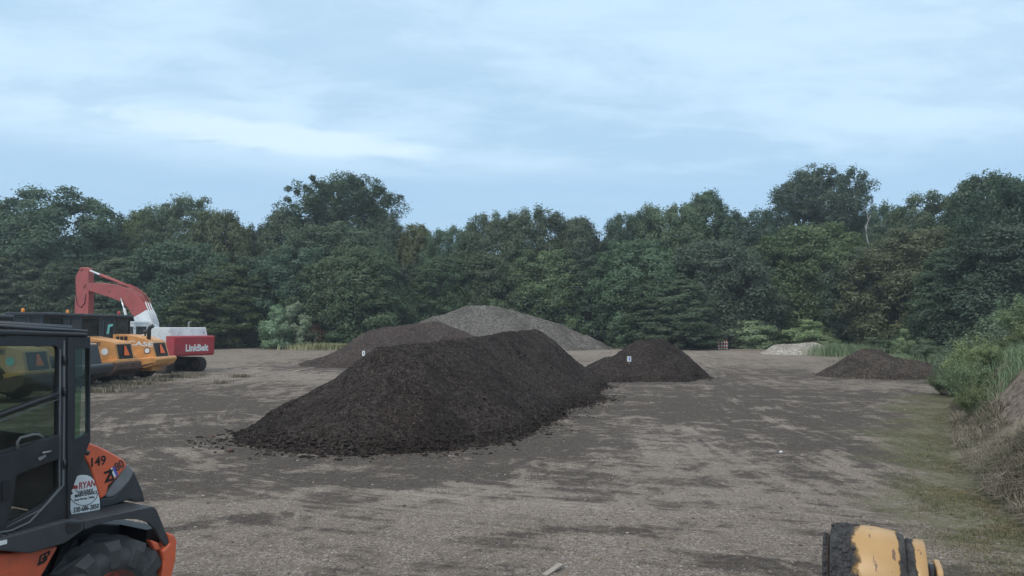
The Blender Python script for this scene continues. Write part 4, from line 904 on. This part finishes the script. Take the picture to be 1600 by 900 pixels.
# striped posts
n = NT('red_white_striped_plastic'); sx = n.N.new('ShaderNodeSeparateXYZ'); n.L.new(n.tc.outputs['Object'], sx.inputs[0])
stp = n.math('GREATER_THAN', n.math('FRACT', n.math('MULTIPLY', n.math('ADD', sx.outputs[2], n.math('MULTIPLY', sx.outputs[0], .5)), 2.9)), .5)
n.put(n.b.inputs['Base Color'], n.mix(stp, (.62,.60,.58), (.45,.10,.06))); n.b.inputs['Roughness'].default_value = .5
MS = n.m
proto = None
for i, (px, lab) in enumerate(((1122.5, 'leftmost of the four striped posts at the far edge of the lot'), (1127, 'second from left of the four striped posts at the far edge of the lot'), (1131.5, 'third from left of the four striped posts at the far edge of the lot'), (1136, 'rightmost of the four striped posts at the far edge of the lot'))):
    Y = 76.; x = (px-800)/FPX*Y
    if proto is None:
        t = empty('striped_post'); m = MB(); m.box(-.085, .085, -.02, .02, .06, 1.0); m.build('stripe_panel', MS, t, bevel=.01); m = MB(); m.box(-.16, .16, -.25, .25, 0, .07); m.build('base', M['ink'], t, bevel=.01); proto = t
    else:
        t = proto.copy(); C.objects.link(t)
        for ch_ in proto.children: c = ch_.copy(); C.objects.link(c); c.parent = t
    t.location = (x, Y+.1*i, gz(x, Y)); t.rotation_euler = (0, R((-2, 1, 2, -1)[i]), R(4*i)); tag(t, lab.replace('four striped posts at', 'four red and white posts at').replace('at the far edge of the lot', 'at the lot far edge'), 'barrier post', 'striped posts at the far edge of the lot')
# plank end on the ground near the bottom edge
p = on_ground(864, 896); m = MB(); m.box(-.16, .16, -.035, .035, .0, .03); o = m.build('wood_scrap', M['wood'], bevel=.006); o.location = (p.x, p.y, gz(p.x, p.y)+.01); o.rotation_euler = (R(4), R(-9), R(50)); tag(o, 'short grey scrap of wood lying on the gravel at the bottom edge', 'wood scrap')
# clods lying alone in front of the largest heap
for px, py, s_, lb in ((360, 705, .11, 'dark reddish soil clod lying alone left of the largest heap'), (333, 742-60, .05, 'small dark clod farther left beside the foot of the largest heap'), (1220, 700, .05, None)):
    if lb is None: continue
    p = on_ground(px, py); v, f_ = scatter_stones(np.array([[0, 0, 0.]]), np.array([s_]), int(px)); o = link('soil_clod', np_mesh('soil_clod', v, f_), M['muddy']); o.location = (p.x, p.y, gz(p.x, p.y)+s_*.4); tag(o, lb, 'soil clod')
p = on_ground(1220, 707); v, f_ = scatter_stones(np.array([[0, 0, 0.]]), np.array([.055]), 77); o = link('white_stone', np_mesh('white_stone', v, f_), M['white']); o.location = (p.x, p.y, gz(p.x, p.y)+.02); tag(o, 'small white stone lying in the brown wheel track', 'stone')

# ================================================================== foliage
def leaf_mat(name, a, b, c=(.05,.05,.02)):
    n = NT(name); oi = n.N.new('ShaderNodeObjectInfo')
    base = n.mix(n.map(n.noise(.55, 4, .6), .35, .65), a, b); base = n.mix(n.math('MULTIPLY', n.attr('rnd'), .40), base, tuple(x*1.35 for x in b)); base = n.mix(n.math('MULTIPLY', oi.outputs['Random'], .35), base, c)
    base = n.mix(1.0, base, oi.outputs['Color'], 'MULTIPLY')
    n.N.remove(n.b); d = n.N.new('ShaderNodeBsdfDiffuse'); tr = n.N.new('ShaderNodeBsdfTranslucent'); gl = n.N.new('ShaderNodeBsdfGlossy'); gl.inputs['Roughness'].default_value = .45; gl.inputs[0].default_value = (.6, .65, .65, 1)
    n.L.new(base, d.inputs[0]); n.L.new(base, tr.inputs[0])
    m1 = n.N.new('ShaderNodeMixShader'); m1.inputs[0].default_value = .33; n.L.new(d.outputs[0], m1.inputs[1]); n.L.new(tr.outputs[0], m1.inputs[2])
    m2 = n.N.new('ShaderNodeMixShader'); m2.inputs[0].default_value = .045; n.L.new(m1.outputs[0], m2.inputs[1]); n.L.new(gl.outputs[0], m2.inputs[2])
    n.L.new(m2.outputs[0], n.o.inputs[0]); return n.m
M['leaf'] = leaf_mat('tree_leaves', (.066,.096,.048), (.112,.156,.080), (.088,.110,.055))
M['leaf_light'] = leaf_mat('light_leaves', (.105,.135,.080), (.185,.225,.130), (.145,.165,.095))
M['flower'] = flat('white_petals', (.70,.70,.66), .6)
def leaves(P, Nn, size, r, asp=.62):
    """P positions, Nn normals -> rhombic leaf quads"""
    n_ = len(P); Nn = Nn/np.linalg.norm(Nn, axis=1)[:, None]; ref = r.normal(size=(n_, 3)); T = np.cross(Nn, ref); T /= np.linalg.norm(T, axis=1)[:, None]+1e-9; B = np.cross(Nn, T)
    s = (size*r.uniform(.65, 1.25, n_))[:, None]
    q = np.stack([P-T*s*.5, P+B*s*asp*.5+T*s*.05, P+T*s*.5-Nn*s*.15, P-B*s*asp*.5+T*s*.05], 1)
    return q.reshape(-1, 3), np.arange(n_*4).reshape(-1, 4), np.repeat(r.uniform(0, 1, n_)**1.8, 4)
def crown_mesh(name, H_, W_, base, prof, ncl, per, lsize, seed, flat_=.75, cr=(.10, .17), droop=0., vert=1., outer=.5, leanz=.25, under=.45):
    r = np.random.default_rng(seed); hs = r.uniform(0, 1, ncl*3); rp = np.interp(hs, [p[0] for p in prof], [p[1] for p in prof])
    keep = r.uniform(0, 1, len(hs)) < (rp+.12)/(1.12); hs, rp = hs[keep][:ncl], rp[keep][:ncl]; nc = len(hs)
    th = r.uniform(0, 6.283, nc); lob = 1+.18*np.sin(th*3+seed)+.12*np.sin(th*5+hs*6+seed*2)
    rad = rp*W_/2*lob*(outer+(1-outer)*np.sqrt(r.uniform(0, 1, nc)))
    c = np.stack([rad*np.cos(th), rad*np.sin(th), base+(H_-base)*hs], -1); c[:, 2] -= droop*rad*.3
    crad = (cr[0]+(cr[1]-cr[0])*r.uniform(0, 1, nc)**1.6*1.15)*W_*(.75+.35*rp)
    d = r.normal(size=(nc, per, 3)); d /= np.linalg.norm(d, axis=2)[..., None]
    d[..., 2] = np.where((d[..., 2] < -.35) & (r.uniform(0, 1, (nc, per)) < under), -d[..., 2], d[..., 2])
    lump = 1+.25*np.sin(d[..., 0]*7+c[:, None, 0]*3)*np.sin(d[..., 1]*7+c[:, None, 1]*3)+.15*np.sin(d[..., 2]*9+c[:, None, 2]*5)
    q = d*(crad[:, None]*lump*r.uniform(.55, 1.06, (nc, per)))[..., None]*np.array([1, 1, flat_*vert])
    q[..., 2] -= droop*(q[..., 0]**2+q[..., 1]**2)*.25
    outw = c.copy(); outw[:, 2] = 0; outw /= np.linalg.norm(outw, axis=1)[:, None]+1e-6
    P = (c[:, None]+q).reshape(-1, 3); Nn = (d*.7+outw[:, None]*.35+np.array([0, 0, leanz])+r.normal(scale=.34, size=d.shape)).reshape(-1, 3)
    Pz = np.clip(P[:, 2], .05, None); P[:, 2] = Pz
    V, F, rn = leaves(P, Nn, lsize, r)
    top_ = V[:, 2].max()
    V[:, 2] *= H_/top_
    return np_mesh(name, V, F, dict(rnd=rn)), c
def trunk_mesh(name, H_, W_, base, c, seed, r0=.28, nl=9):
    m = MB(); r = random.Random(seed); top = H_*.72
    pts = [Vector((0, 0, -.3))]
    for k in range(1, 7): pts.append(Vector((r.uniform(-.25, .25)*k*.25, r.uniform(-.25, .25)*k*.25, top*k/6)))
    m.tube(pts, [r0*1.25]+[r0*(1-k/7.) for k in range(1, 7)], 8)
    for k in range(nl):
        q = c[r.randrange(len(c))]; z0 = max(base*.7, q[2]-abs(q[0]**2+q[1]**2)**.5*.8); z0 = min(z0, top*.95); s_ = pts[min(6, max(1, int(z0/top*6)))]
        a = Vector((s_.x, s_.y, z0)); b = Vector(q); mid = (a+b)/2+Vector((0, 0, .4)); rad = r0*.38*(1-z0/H_*.6)
        m.tube([a, mid, b], [rad, rad*.65, rad*.22], 5)
    bmesh.ops.recalc_face_normals(m.bm, faces=m.bm.faces); me = bpy.data.meshes.new(name); m.bm.to_mesh(me); m.bm.free(); return me
round_p = [(0, .65), (.2, .92), (.45, 1), (.7, .93), (.88, .74), (1, .42)]
egg_p = [(0, .6), (.25, .98), (.5, .95), (.75, .74), (.92, .46), (1, .22)]
tall_p = [(0, .6), (.3, .75), (.55, .92), (.8, .9), (.93, .66), (1, .38)]
cone_p = [(0, 1.), (.3, .85), (.6, .55), (.85, .25), (1, .05)]
PRO = {}
def proto_tree(key, H_, W_, base, prof, ncl, per, ls, seed, mat='leaf', **k):
    tr = {q: k.pop(q) for q in ('r0', 'nl') if q in k}
    cm, c = crown_mesh(key+'_crown', H_, W_, base, prof, ncl, per, ls, seed, **k); cm.materials.append(M[mat])
    tm = trunk_mesh(key+'_trunk', H_, W_, base, c, seed, **tr); tm.materials.append(M['bark']); PRO[key] = (cm, tm, H_, W_)
proto_tree('oak', 18, 12, 2.2, round_p, 420, 217, 0.271, 11, cr=(.045, .11), flat_=1.1)
proto_tree('maple', 17, 10, 1.5, egg_p, 380, 217, 0.254, 12, cr=(.05, .115), flat_=1.15)
proto_tree('poplar', 22, 10, 4.0, [(0, .6), (.3, .8), (.55, .95), (.8, .95), (.93, .76), (1, .45)], 430, 174, 0.221, 13, cr=(.035, .085), vert=1.8, outer=.25)
proto_tree('layered', 18, 13, 3.0, round_p, 320, 246, 0.271, 14, cr=(.05, .11), flat_=.8, outer=.4)
proto_tree('hemlock', 14, 9, .3, [(0, 1.), (.3, .95), (.6, .8), (.85, .55), (1, .25)], 420, 203, 0.221, 15, cr=(.05, .11), flat_=.65, droop=.25, under=.7)
proto_tree('beech', 12, 10, .3, [(0, .95), (.3, 1), (.6, .92), (.85, .68), (1, .35)], 460, 203, 0.213, 16, cr=(.04, .105), flat_=1.0, droop=.1)
proto_tree('sparse', 19, 9, 3, tall_p, 330, 137, 0.205, 17, cr=(.035, .08), flat_=1., outer=.25, r0=.22, nl=16)
proto_tree('bush', 4, 4, .1, [(0, .9), (.4, 1), (.75, .7), (1, .2)], 60, 230, .17, 18, 'leaf_light', cr=(.12, .2), r0=.06, nl=5)
proto_tree('sapling', 5, 3.2, .2, [(0, .7), (.4, 1), (.7, .65), (1, .15)], 45, 200, .17, 19, 'leaf_light', cr=(.11, .18), vert=1.3, r0=.05, nl=6, outer=.35)
TREES = []
def tree(key, px, top, Y, wpx, label, name='tree', cat='tree', col=(1, 1, 1), grp='trees along the edge of the lot', bz=0, rot=None, x=None):
    cm, tm, H_, W_ = PRO[key]; X_ = (px-800)/FPX*Y; g_ = gz(X_, Y)+bz; ztop = at_depth(px, top, Y).z; s_z = (ztop-g_)/H_; s_x = (wpx*(1.22 if cat == 'tree' else 1.)/FPX*Y)/W_
    t = empty(name, (X_, Y, g_), random.uniform(0, 6.28) if rot is None else rot, label=label, cat=cat, group=grp)
    t.scale = (s_x, s_x, s_z)
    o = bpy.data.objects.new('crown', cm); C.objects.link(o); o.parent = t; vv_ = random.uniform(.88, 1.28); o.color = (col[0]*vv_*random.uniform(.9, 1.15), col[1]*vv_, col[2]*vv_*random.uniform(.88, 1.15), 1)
    o = bpy.data.objects.new('stem' if cat in ('bush',) else 'trunk', tm); C.objects.link(o); o.parent = t
    return t
# skyline trees: kind, px, top y, distance, width px, label
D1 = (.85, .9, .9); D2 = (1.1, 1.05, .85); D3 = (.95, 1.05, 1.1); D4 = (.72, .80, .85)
SK = [
 ('oak', -30, 322, 96, 150, 'broad dark tree cut by the left edge of the photo', D1),
 ('layered', 84, 292, 92, 185, 'broad layered dark green tree rising above the excavator stick at far left', D1),
 ('oak', 168, 338, 101, 90, 'lower round crown just right of the broad layered tree at far left', D4),
 ('maple', 222, 322, 98, 75, 'yellowish green crown left of the tree above the boom tip', D2),
 ('layered', 290, 302, 97, 105, 'loose-topped tree rising above the excavator boom tip', D1),
 ('beech', 345, 328, 94, 100, 'soft olive green crown left of the dip beside the tall poplar', D2),
 ('oak', 385, 345, 103, 70, 'small dark crown at the dip left of the tall poplar', D4),
 ('maple', 440, 322, 98, 85, 'leafy crown leaning against the left side of the tall poplar', D1),
 ('poplar', 535, 270, 104, 140, 'tallest loose-crowned poplar left of centre with sky showing through its top', D1),
 ('poplar', 530, 279, 107, 105, 'second poplar crown showing through the gaps of the tallest poplar left of centre', D4),
 ('oak', 520, 345, 92, 150, 'large rounded tree in front of the tall poplar left of centre', D3),
 ('maple', 605, 335, 100, 70, 'narrow crown right of the tall poplar left of centre', D1),
 ('maple', 650, 346, 99, 75, 'low-topped tree right of the tall poplar', D2),
 ('oak', 705, 350, 97, 80, 'small rounded tree at the lowest dip of the skyline', D3),
 ('oak', 775, 327, 95, 95, 'rounded dense tree above the grey gravel heap', D1),
 ('oak', 842, 320, 97, 110, 'dense dark tree behind the right slope of the grey gravel heap', D1),
 ('maple', 905, 335, 95, 85, 'egg-shaped tree at the left side of the skyline notch right of centre', D1),
 ('oak', 985, 326, 97, 90, 'dark round crown at the right side of the skyline notch', D4),
 ('oak', 1045, 312, 95, 110, 'broad leafy crown left of the pointed tree', D3),
 ('maple', 1108, 293, 98, 85, 'pointed leafy tree standing highest above the dark heap with the sign', D1),
 ('oak', 1175, 323, 99, 110, 'low flat-topped dark trees in the dip left of the right-hand poplar', D4),
 ('poplar', 1290, 258, 103, 135, 'tall poplar right of centre standing highest on the right half', D1),
 ('poplar', 1283, 268, 106, 100, 'second poplar crown showing through the gaps of the right-hand tall poplar', D4),
 ('oak', 1385, 312, 97, 80, 'small dark crown right of the right-hand poplar', D4),
 ('layered', 1455, 296, 84, 105, 'dark clumpy tree left of the high trees at the right edge', D4),
 ('maple', 1545, 266, 76, 135, 'high leafy tree near the right edge', D1),
 ('oak', 1625, 262, 66, 150, 'tall dark tree cut by the right edge of the photo', D4)]
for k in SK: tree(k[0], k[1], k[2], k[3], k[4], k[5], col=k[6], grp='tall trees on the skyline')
MIDR = [
 ('hemlock', 20, 395, 84, 150, 'drooping dark tree behind the roofs of the parked loaders at far left', D1),
 ('beech', 110, 405, 86, 120, 'dense mid-height tree right behind the excavator stick', D4),
 ('hemlock', 195, 400, 85, 130, 'mid-height drooping tree under the excavator boom', D1),
 ('beech', 285, 378, 84, 150, 'wide mid-height tree above the red counterweight', D3),
 ('hemlock', 352, 410, 83, 130, 'layered drooping tree just right of the excavator', D2),
 ('beech', 405, 400, 89, 110, 'dark mid-height tree behind the pale bush', D4),
 ('beech', 470, 385, 87, 130, 'mid-height tree under the left side of the large rounded tree', D3),
 ('beech', 560, 385, 84, 150, 'pale green leafy tree low in front of the large rounded tree', (1.15, 1.15, 1.1)),
 ('hemlock', 630, 410, 90, 110, 'dark drooping tree above the medium brown heap', D4),
 ('beech', 690, 400, 91, 120, 'leafy tree behind the left side of the grey gravel heap', D1),
 ('beech', 765, 395, 92, 120, 'leafy tree directly behind the crest of the grey gravel heap', D3),
 ('beech', 850, 390, 92, 140, 'paler green tree behind the right slope of the grey gravel heap', (1.1, 1.15, 1.1)),
 ('hemlock', 925, 400, 90, 110, 'very dark tree above the end of the grey gravel heap', D4),
 ('beech', 1000, 375, 86, 150, 'wide leafy tree behind the dark heap with the sign', D3),
 ('hemlock', 1050, 430, 80, 130, 'feathery drooping tree low behind the dark heap with the sign', D1),
 ('beech', 1115, 375, 85, 150, 'broad bluish green tree behind the striped posts', (1., 1.1, 1.2)),
 ('hemlock', 1195, 400, 88, 100, 'dark gap-filling tree left of the tree below the right-hand poplar', D4),
 ('beech', 1275, 350, 86, 170, 'light green broad tree below the right-hand poplar', (1.15, 1.2, 1.05)),
 ('beech', 1365, 385, 79, 140, 'mid-height tree behind the low brown heap', D1),
 ('beech', 1440, 355, 74, 170, 'broad yellowish green tree behind the right part of the low brown heap', D2),
 ('hemlock', 1510, 375, 66, 150, 'dark drooping tree above the brush on the right', D4),
 ('beech', 1600, 350, 56, 190, 'dark broad tree at the right edge behind the brush', D4)]
for k in MIDR: tree(k[0], k[1], k[2], k[3], k[4], k[5], col=k[6], grp='mid-height trees at the edge of the lot')
# deeper wood that closes the gaps
r = random.Random(4)
SKY = [(-200, 330), (0, 335), (190, 368), (300, 340), (408, 368), (500, 330), (600, 350), (735, 385), (800, 350), (945, 378), (1000, 350), (1200, 345), (1300, 330), (1410, 355), (1500, 320), (1900, 290)]
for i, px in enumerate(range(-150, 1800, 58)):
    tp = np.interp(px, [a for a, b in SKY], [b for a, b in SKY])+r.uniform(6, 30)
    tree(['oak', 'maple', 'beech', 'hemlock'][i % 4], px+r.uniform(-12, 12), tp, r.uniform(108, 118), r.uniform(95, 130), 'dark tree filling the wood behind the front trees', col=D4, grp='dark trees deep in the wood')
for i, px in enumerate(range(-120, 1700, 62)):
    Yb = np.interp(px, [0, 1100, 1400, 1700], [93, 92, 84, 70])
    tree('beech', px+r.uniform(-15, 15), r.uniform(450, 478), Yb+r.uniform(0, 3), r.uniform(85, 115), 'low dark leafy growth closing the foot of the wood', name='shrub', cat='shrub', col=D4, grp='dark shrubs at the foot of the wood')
# lighter bushes in front
for a in [('sapling', 432, 474, 78, 48, 'pale green bush standing left of the brown shrub by the wood', (1.5, 1.65, 1.65)), ('sapling', 462, 470, 79, 52, 'taller pale green bush beside the brown dead shrub', (1.5, 1.65, 1.65)),
          ('bush', 492, 505, 80, 38, 'brown withered shrub by the pale green bushes', (.8, .35, .3)), ('bush', 545, 508, 80, 75, 'low green shrub at the wood edge above the yellow grass', (.7, .9, .8)),
          ('bush', 1170, 498, 80, 80, 'wide light green bush right behind the striped posts', (1.45, 1.6, 1.45)), ('bush', 1195, 512, 82, 60, 'lower green bush left of the pale gravel heap', (1.2, 1.4, 1.25)),
          ('sapling', 1262, 497, 76, 66, 'bright green bush right behind the pale gravel heap', (1.6, 1.8, 1.5)), ('bush', 1292, 525, 74, 42, 'small bright green bush at the right end of the pale gravel heap', (1.55, 1.75, 1.6)),
          ('sapling', 1412, 512, 58, 32, 'thin young sapling behind the low brown heap', (1.4, 1.65, 1.5)), ('bush', 1385, 520, 70, 60, 'dark green bush behind the low brown heap', (.6, .75, .7)),
          ('bush', 1445, 528, 52, 50, 'small green bush at the right end of the low brown heap', (.7, .85, .75))]:
    tree(a[0], a[1], a[2], a[3], a[4], a[5], name='bush', cat='bush', col=a[6], grp='bushes at the edge of the lot')

# near brush on the bank: fine leaved shrubs
def fine_shrub(key, H_, W_, seed, nl=9000, ls=.075, flowers=0, col=None):
    r = np.random.default_rng(seed); ns = 46; m = MB(); P, Nn = [], []
    for k in range(ns):
        a = r.uniform(0, 6.28); ln = r.uniform(.1, 1)**.5; tip = np.array([math.cos(a)*ln*W_/2, math.sin(a)*ln*W_/2, H_*(1.02-.45*ln**2)*r.uniform(.72, 1)])
        b0 = np.array([tip[0]*.15, tip[1]*.15, 0]); c1 = b0*.4+tip*.4+np.array([0, 0, H_*.18])
        ts = np.linspace(0, 1, 6); cur = [(1-t)**2*b0+2*t*(1-t)*c1+t*t*tip for t in ts]; m.tube([tuple(c) for c in cur], [.012*(1-t*.75) for t in ts], 4)
        nn = nl//ns; t = r.uniform(.22, 1.03, nn)**.8; pos = ((1-t)**2)[:, None]*b0+(2*t*(1-t))[:, None]*c1+(t*t)[:, None]*tip
        side = r.normal(size=(nn, 3)); side /= np.linalg.norm(side, axis=1)[:, None]; pos = pos+side*(r.uniform(.02, .17, nn)*W_/2.4)[:, None]; pos[:, 2] = np.abs(pos[:, 2])+.01
        P.append(pos); Nn.append(side*.5+np.array([0, 0, .8])+r.normal(scale=.4, size=(nn, 3)))
    P = np.concatenate(P); V, F, rn = leaves(P, np.concatenate(Nn), ls, r, .5)
    cm = np_mesh(key, V, F, dict(rnd=rn)); cm.materials.append(M['leaf_light'])
    me = bpy.data.meshes.new(key+'_stems'); m.bm.to_mesh(me); m.bm.free(); me.materials.append(M['bark'])
    fm = None
    if flowers:
        k = r.choice(len(P), flowers*4, replace=False); k = k[P[k][:, 2] > H_*.35][:flowers]; Q = np.repeat(P[k], 7, 0)+r.normal(scale=.028, size=(len(k)*7, 3))*np.array([1, 1, .35])+np.array([0, 0, .05])
        v, f_, _ = leaves(Q, np.tile([[0, -.3, 1.]], (len(Q), 1))+r.normal(scale=.2, size=Q.shape), .035, r, .9); fm = np_mesh(key+'_fl', v, f_); fm.materials.append(M['flower'])
    return cm, me, fm, H_, W_
SH1 = fine_shrub('brush_a', 2.2, 2.4, 1, 11000, .075, 26); SH2 = fine_shrub('brush_b', 2.0, 2.8, 2, 11000, .085); SH3 = fine_shrub('brush_c', 3.0, 3.0, 3, 12000, .11)
def shrub(sp, px, top, Y, wpx, label, col=(1, 1, 1), base=None):
    cm, me, fm, H_, W_ = sp; X_ = (px-800)/FPX*Y; g_ = gz(X_, Y)-.05; zt_ = at_depth(px, top, Y).z; s_ = (wpx/FPX*Y)/W_
    t = empty('shrub', (X_, Y, g_), random.uniform(0, 6.28), label=label, cat='shrub', group='brush growing on the bank on the right'); t.scale = (s_, s_, max(.3, (zt_-g_)/H_))
    for nm, q in (('foliage', cm), ('stem', me), ('flowers', fm)):
        if q is None: continue
        o = bpy.data.objects.new(nm, q); C.objects.link(o); o.parent = t; o.color = (col[0]*1.45, col[1]*1.4, col[2]*1.35, 1)
for a in [(SH1, 1505, 548, 23.5, 82, 'leafy shrub dotted with white flowers low at the front of the bank', (0.94, 1.04, 0.98)),
          (SH1, 1545, 535, 24.5, 75, 'flowering green shrub right beside the white-dotted one', (1.12, 1.16, 0.98)),
          (SH2, 1520, 520, 27, 90, 'light green shrub with a ragged top behind the flowering shrub', (1.06, 1.10, 0.85)),
          (SH2, 1580, 525, 29, 85, 'dull green shrub at the top of the bare bank', (0.75, 0.77, 0.65)),
          (SH2, 1490, 540, 30, 70, 'reedy grey green shrub at the left end of the brush', (0.88, 0.99, 1.04)),
          (SH3, 1500, 520, 36, 75, 'farther grey green shrub above the left end of the brush', (0.88, 0.99, 1.10)),
          (SH3, 1555, 488, 33, 110, 'tall arching grey green shrub behind the bank', (0.94, 1.01, 1.10)),
          (SH3, 1610, 450, 30, 100, 'highest arching shrub at the right edge', (1.00, 1.10, 1.04)),
          (SH2, 1612, 500, 28, 80, 'shrub at the right edge above the bare soil', (0.88, 0.88, 0.72)),
          (SH3, 1590, 455, 40, 100, 'arching shrub farther behind at the right edge', (0.81, 0.94, 1.04)),
          (SH2, 1470, 575, 31, 50, 'small shrub touching the right end of the low brown heap', (0.75, 0.83, 0.72)),
          (SH2, 1515, 590, 20.5, 55, 'low scraggly weed clump in front of the flowering shrub', (0.88, 0.88, 0.72))]:
    shrub(*a[:6], col=a[6])
# ------------------------------------------------------------------ grass blades
def blades(P, h, wd, seed, bend=.5, mat=None, name='grass', label='', lean=None):
    r = np.random.default_rng(seed); n_ = len(P); a = r.uniform(0, 6.283, n_); dr = np.stack([np.cos(a), np.sin(a), np.zeros(n_)], -1); sd = np.stack([-np.sin(a), np.cos(a), np.zeros(n_)], -1)
    hh = (h*r.uniform(.5, 1.3, n_))[:, None]; bd = (bend*r.uniform(.2, 1.6, n_))[:, None]; wv = sd*(wd*r.uniform(.6, 1.3, n_))[:, None]; up = np.array([0, 0, 1.])
    p0 = P; p1 = P+up*hh*.55+dr*hh*bd*.30; p2 = P+up*hh*np.clip(1-bd*.35, .15, 1)+dr*hh*bd*.95
    V = np.stack([p0-wv, p0+wv, p1+wv*.8, p1-wv*.8, p2+wv*.15, p2-wv*.15], 1).reshape(-1, 3); b = (np.arange(n_)*6)[:, None]
    F = np.concatenate([b+np.array([0, 1, 2, 3]), b+np.array([3, 2, 4, 5])]); rn = np.repeat(r.uniform(0, 1, n_), 6)
    o = link(name, np_mesh(name, V, F, dict(rnd=rn)), mat); tag(o, label, 'grass', kind='stuff'); return o
def grass_mat(name, a, b, c):
    n = NT(name); base = n.mix(n.attr('rnd'), a, b); base = n.mix(n.map(n.noise(1.3, 4, .6), .45, .7), base, c); n.put(n.b.inputs['Base Color'], base); n.b.inputs['Roughness'].default_value = .8; n.b.inputs['Specular IOR Level'].default_value = .2; return n.m
GD = grass_mat('dry_grass', (.10,.082,.058), (.40,.35,.27), (.13,.13,.075)); GG = grass_mat('short_green_grass', (.075,.085,.042), (.20,.185,.10), (.20,.165,.10)); GR = grass_mat('tall_pale_grass', (.10,.16,.08), (.24,.31,.18), (.2,.24,.13)); GY = grass_mat('yellow_grass', (.26,.25,.13), (.42,.40,.24), (.2,.22,.1))
r = np.random.default_rng(21)
def sample(n_, y0, y1, cond):
    y = np.exp(r.uniform(math.log(y0), math.log(y1), n_)); x = y*r.uniform(.3, .95, n_); s = bank_s(x, y); k = cond(s, x, y); x, y = x[k], y[k]; return np.stack([x, y, ground_z(x, y)-.01], -1)
nzf = lambda x, y, s=1.: fbm(x*s, y*s, 4, 77)
P = sample(420000, 7, 34, lambda s, x, y: (s > -.1) & (s < 5.5) & (nzf(x, y, .9) > .34+.55*np.clip(s-.55, 0, 3)*(y < 27)))[:70000]
blades(P, .27, .0055, 1, 1.25, GD, 'dry_grass', 'tangled dry straw-coloured grass covering the foot of the bank on the right')
P = sample(700000, 6, 32, lambda s, x, y: (s < .3) & (r.uniform(0, 1, len(x)) < np.clip((s+2.1)/1.7, 0, 1)**1.5*sstep(6.5, 11, y)*sstep(.40, .60, nzf(x, y, 1.1)*.7+nzf(x, y, 6.)*.3)))[:60000]
blades(P, .045, .0035, 2, .9, GG, 'short_grass', 'short green grass strip between the gravel and the foot of the bank')
P = sample(160000, 18, 40, lambda s, x, y: (s > .4) & (s < 5) & (y > 20) & (x/y > .60) & (nzf(x, y, .7) > .45))[:14000]
blades(P, .55, .008, 3, .6, GR, 'tall_weeds', 'tall green weeds growing among the shrubs on the bank')
# reeds by the pale heap and tufts around the lot
def patch(n_, cx, cy, rx, ry): a = r.normal(size=(n_, 2))*.5; x = cx+a[:, 0]*rx; y = cy+a[:, 1]*ry; return np.stack([x, y, ground_z(x, y)], -1)
q = at_depth(1318, 555, 66); blades(patch(2600, q.x, 66, 2.6, 2), 1.0, .022, 4, .35, GR, 'reeds', 'tall pale green grass right of the pale gravel heap')
q = at_depth(1425, 560, 50); blades(patch(2500, q.x, 52, 3.2, 2), .8, .02, 5, .4, GR, 'tall_grass', 'tall pale grass behind the right end of the low brown heap')
q = at_depth(1170, 550, 80); blades(patch(1200, q.x, 81, 6.0, 1.0), .8, .022, 6, .4, GR, 'edge_grass', 'thin tall grass along the far edge right of the striped posts')
P = np.concatenate([patch(4500, at_depth(515, 540, 76).x, 77, 3.2, 1.6), patch(1500, at_depth(478, 540, 78).x, 79, 2.4, 1.2)]); blades(P, .65, .035, 7, .6, GY, 'yellow_grass', 'yellowish dry grass patch at the wood edge left of the brown heap')
P = np.concatenate([patch(900, gpos(px, Y)[0], Y, 1.2, .5) for px, Y in ((150, 32.3), (175, 34), (210, 36), (245, 38.6), (278, 41.5), (300, 43.5))]+[patch(350, *(on_ground(375, 590)[:2]), .7, .4), patch(250, *(on_ground(345, 600)[:2]), .5, .3)])
blades(P, .24, .008, 8, .7, GD, 'weed_tufts', 'dry weed tufts on the gravel under the parked machines')
# dead white snag
P_ = [at_depth(x, y, 83) for x, y in ((1358, 470), (1357, 440), (1355.5, 405), (1358, 385), (1353.5, 365), (1354, 352), (1357, 345), (1355, 334), (1353, 328))]
x0 = P_[0].x; t = empty('dead_tree', (x0, 83, gz(x0, 83)), label='bare whitish dead trunk standing among the green trees on the right', cat='dead tree')
m = MB(); pts = [Vector((0, 0, 0))]+[Vector((p.x-x0, 0, p.z-gz(x0, 83))) for p in P_]; m.tube(pts, [.16]+[.09, .085, .08, .075, .07, .06, .05, .035, .015], 7); m.build('trunk', M['dead'], t)
m = MB(); a = at_depth(1353.5, 365, 83); b = at_depth(1351, 352, 83); g0 = gz(x0, 83); m.tube([(a.x-x0, 0, a.z-g0), (b.x-x0, -.1, b.z-g0)], [.08, .02], 6); a = at_depth(1357, 345, 83); b = at_depth(1360, 336, 83); m.tube([(a.x-x0, 0, a.z-g0), (b.x-x0, -.1, b.z-g0)], [.06, .02], 6); m.build('branch', M['dead'], t)
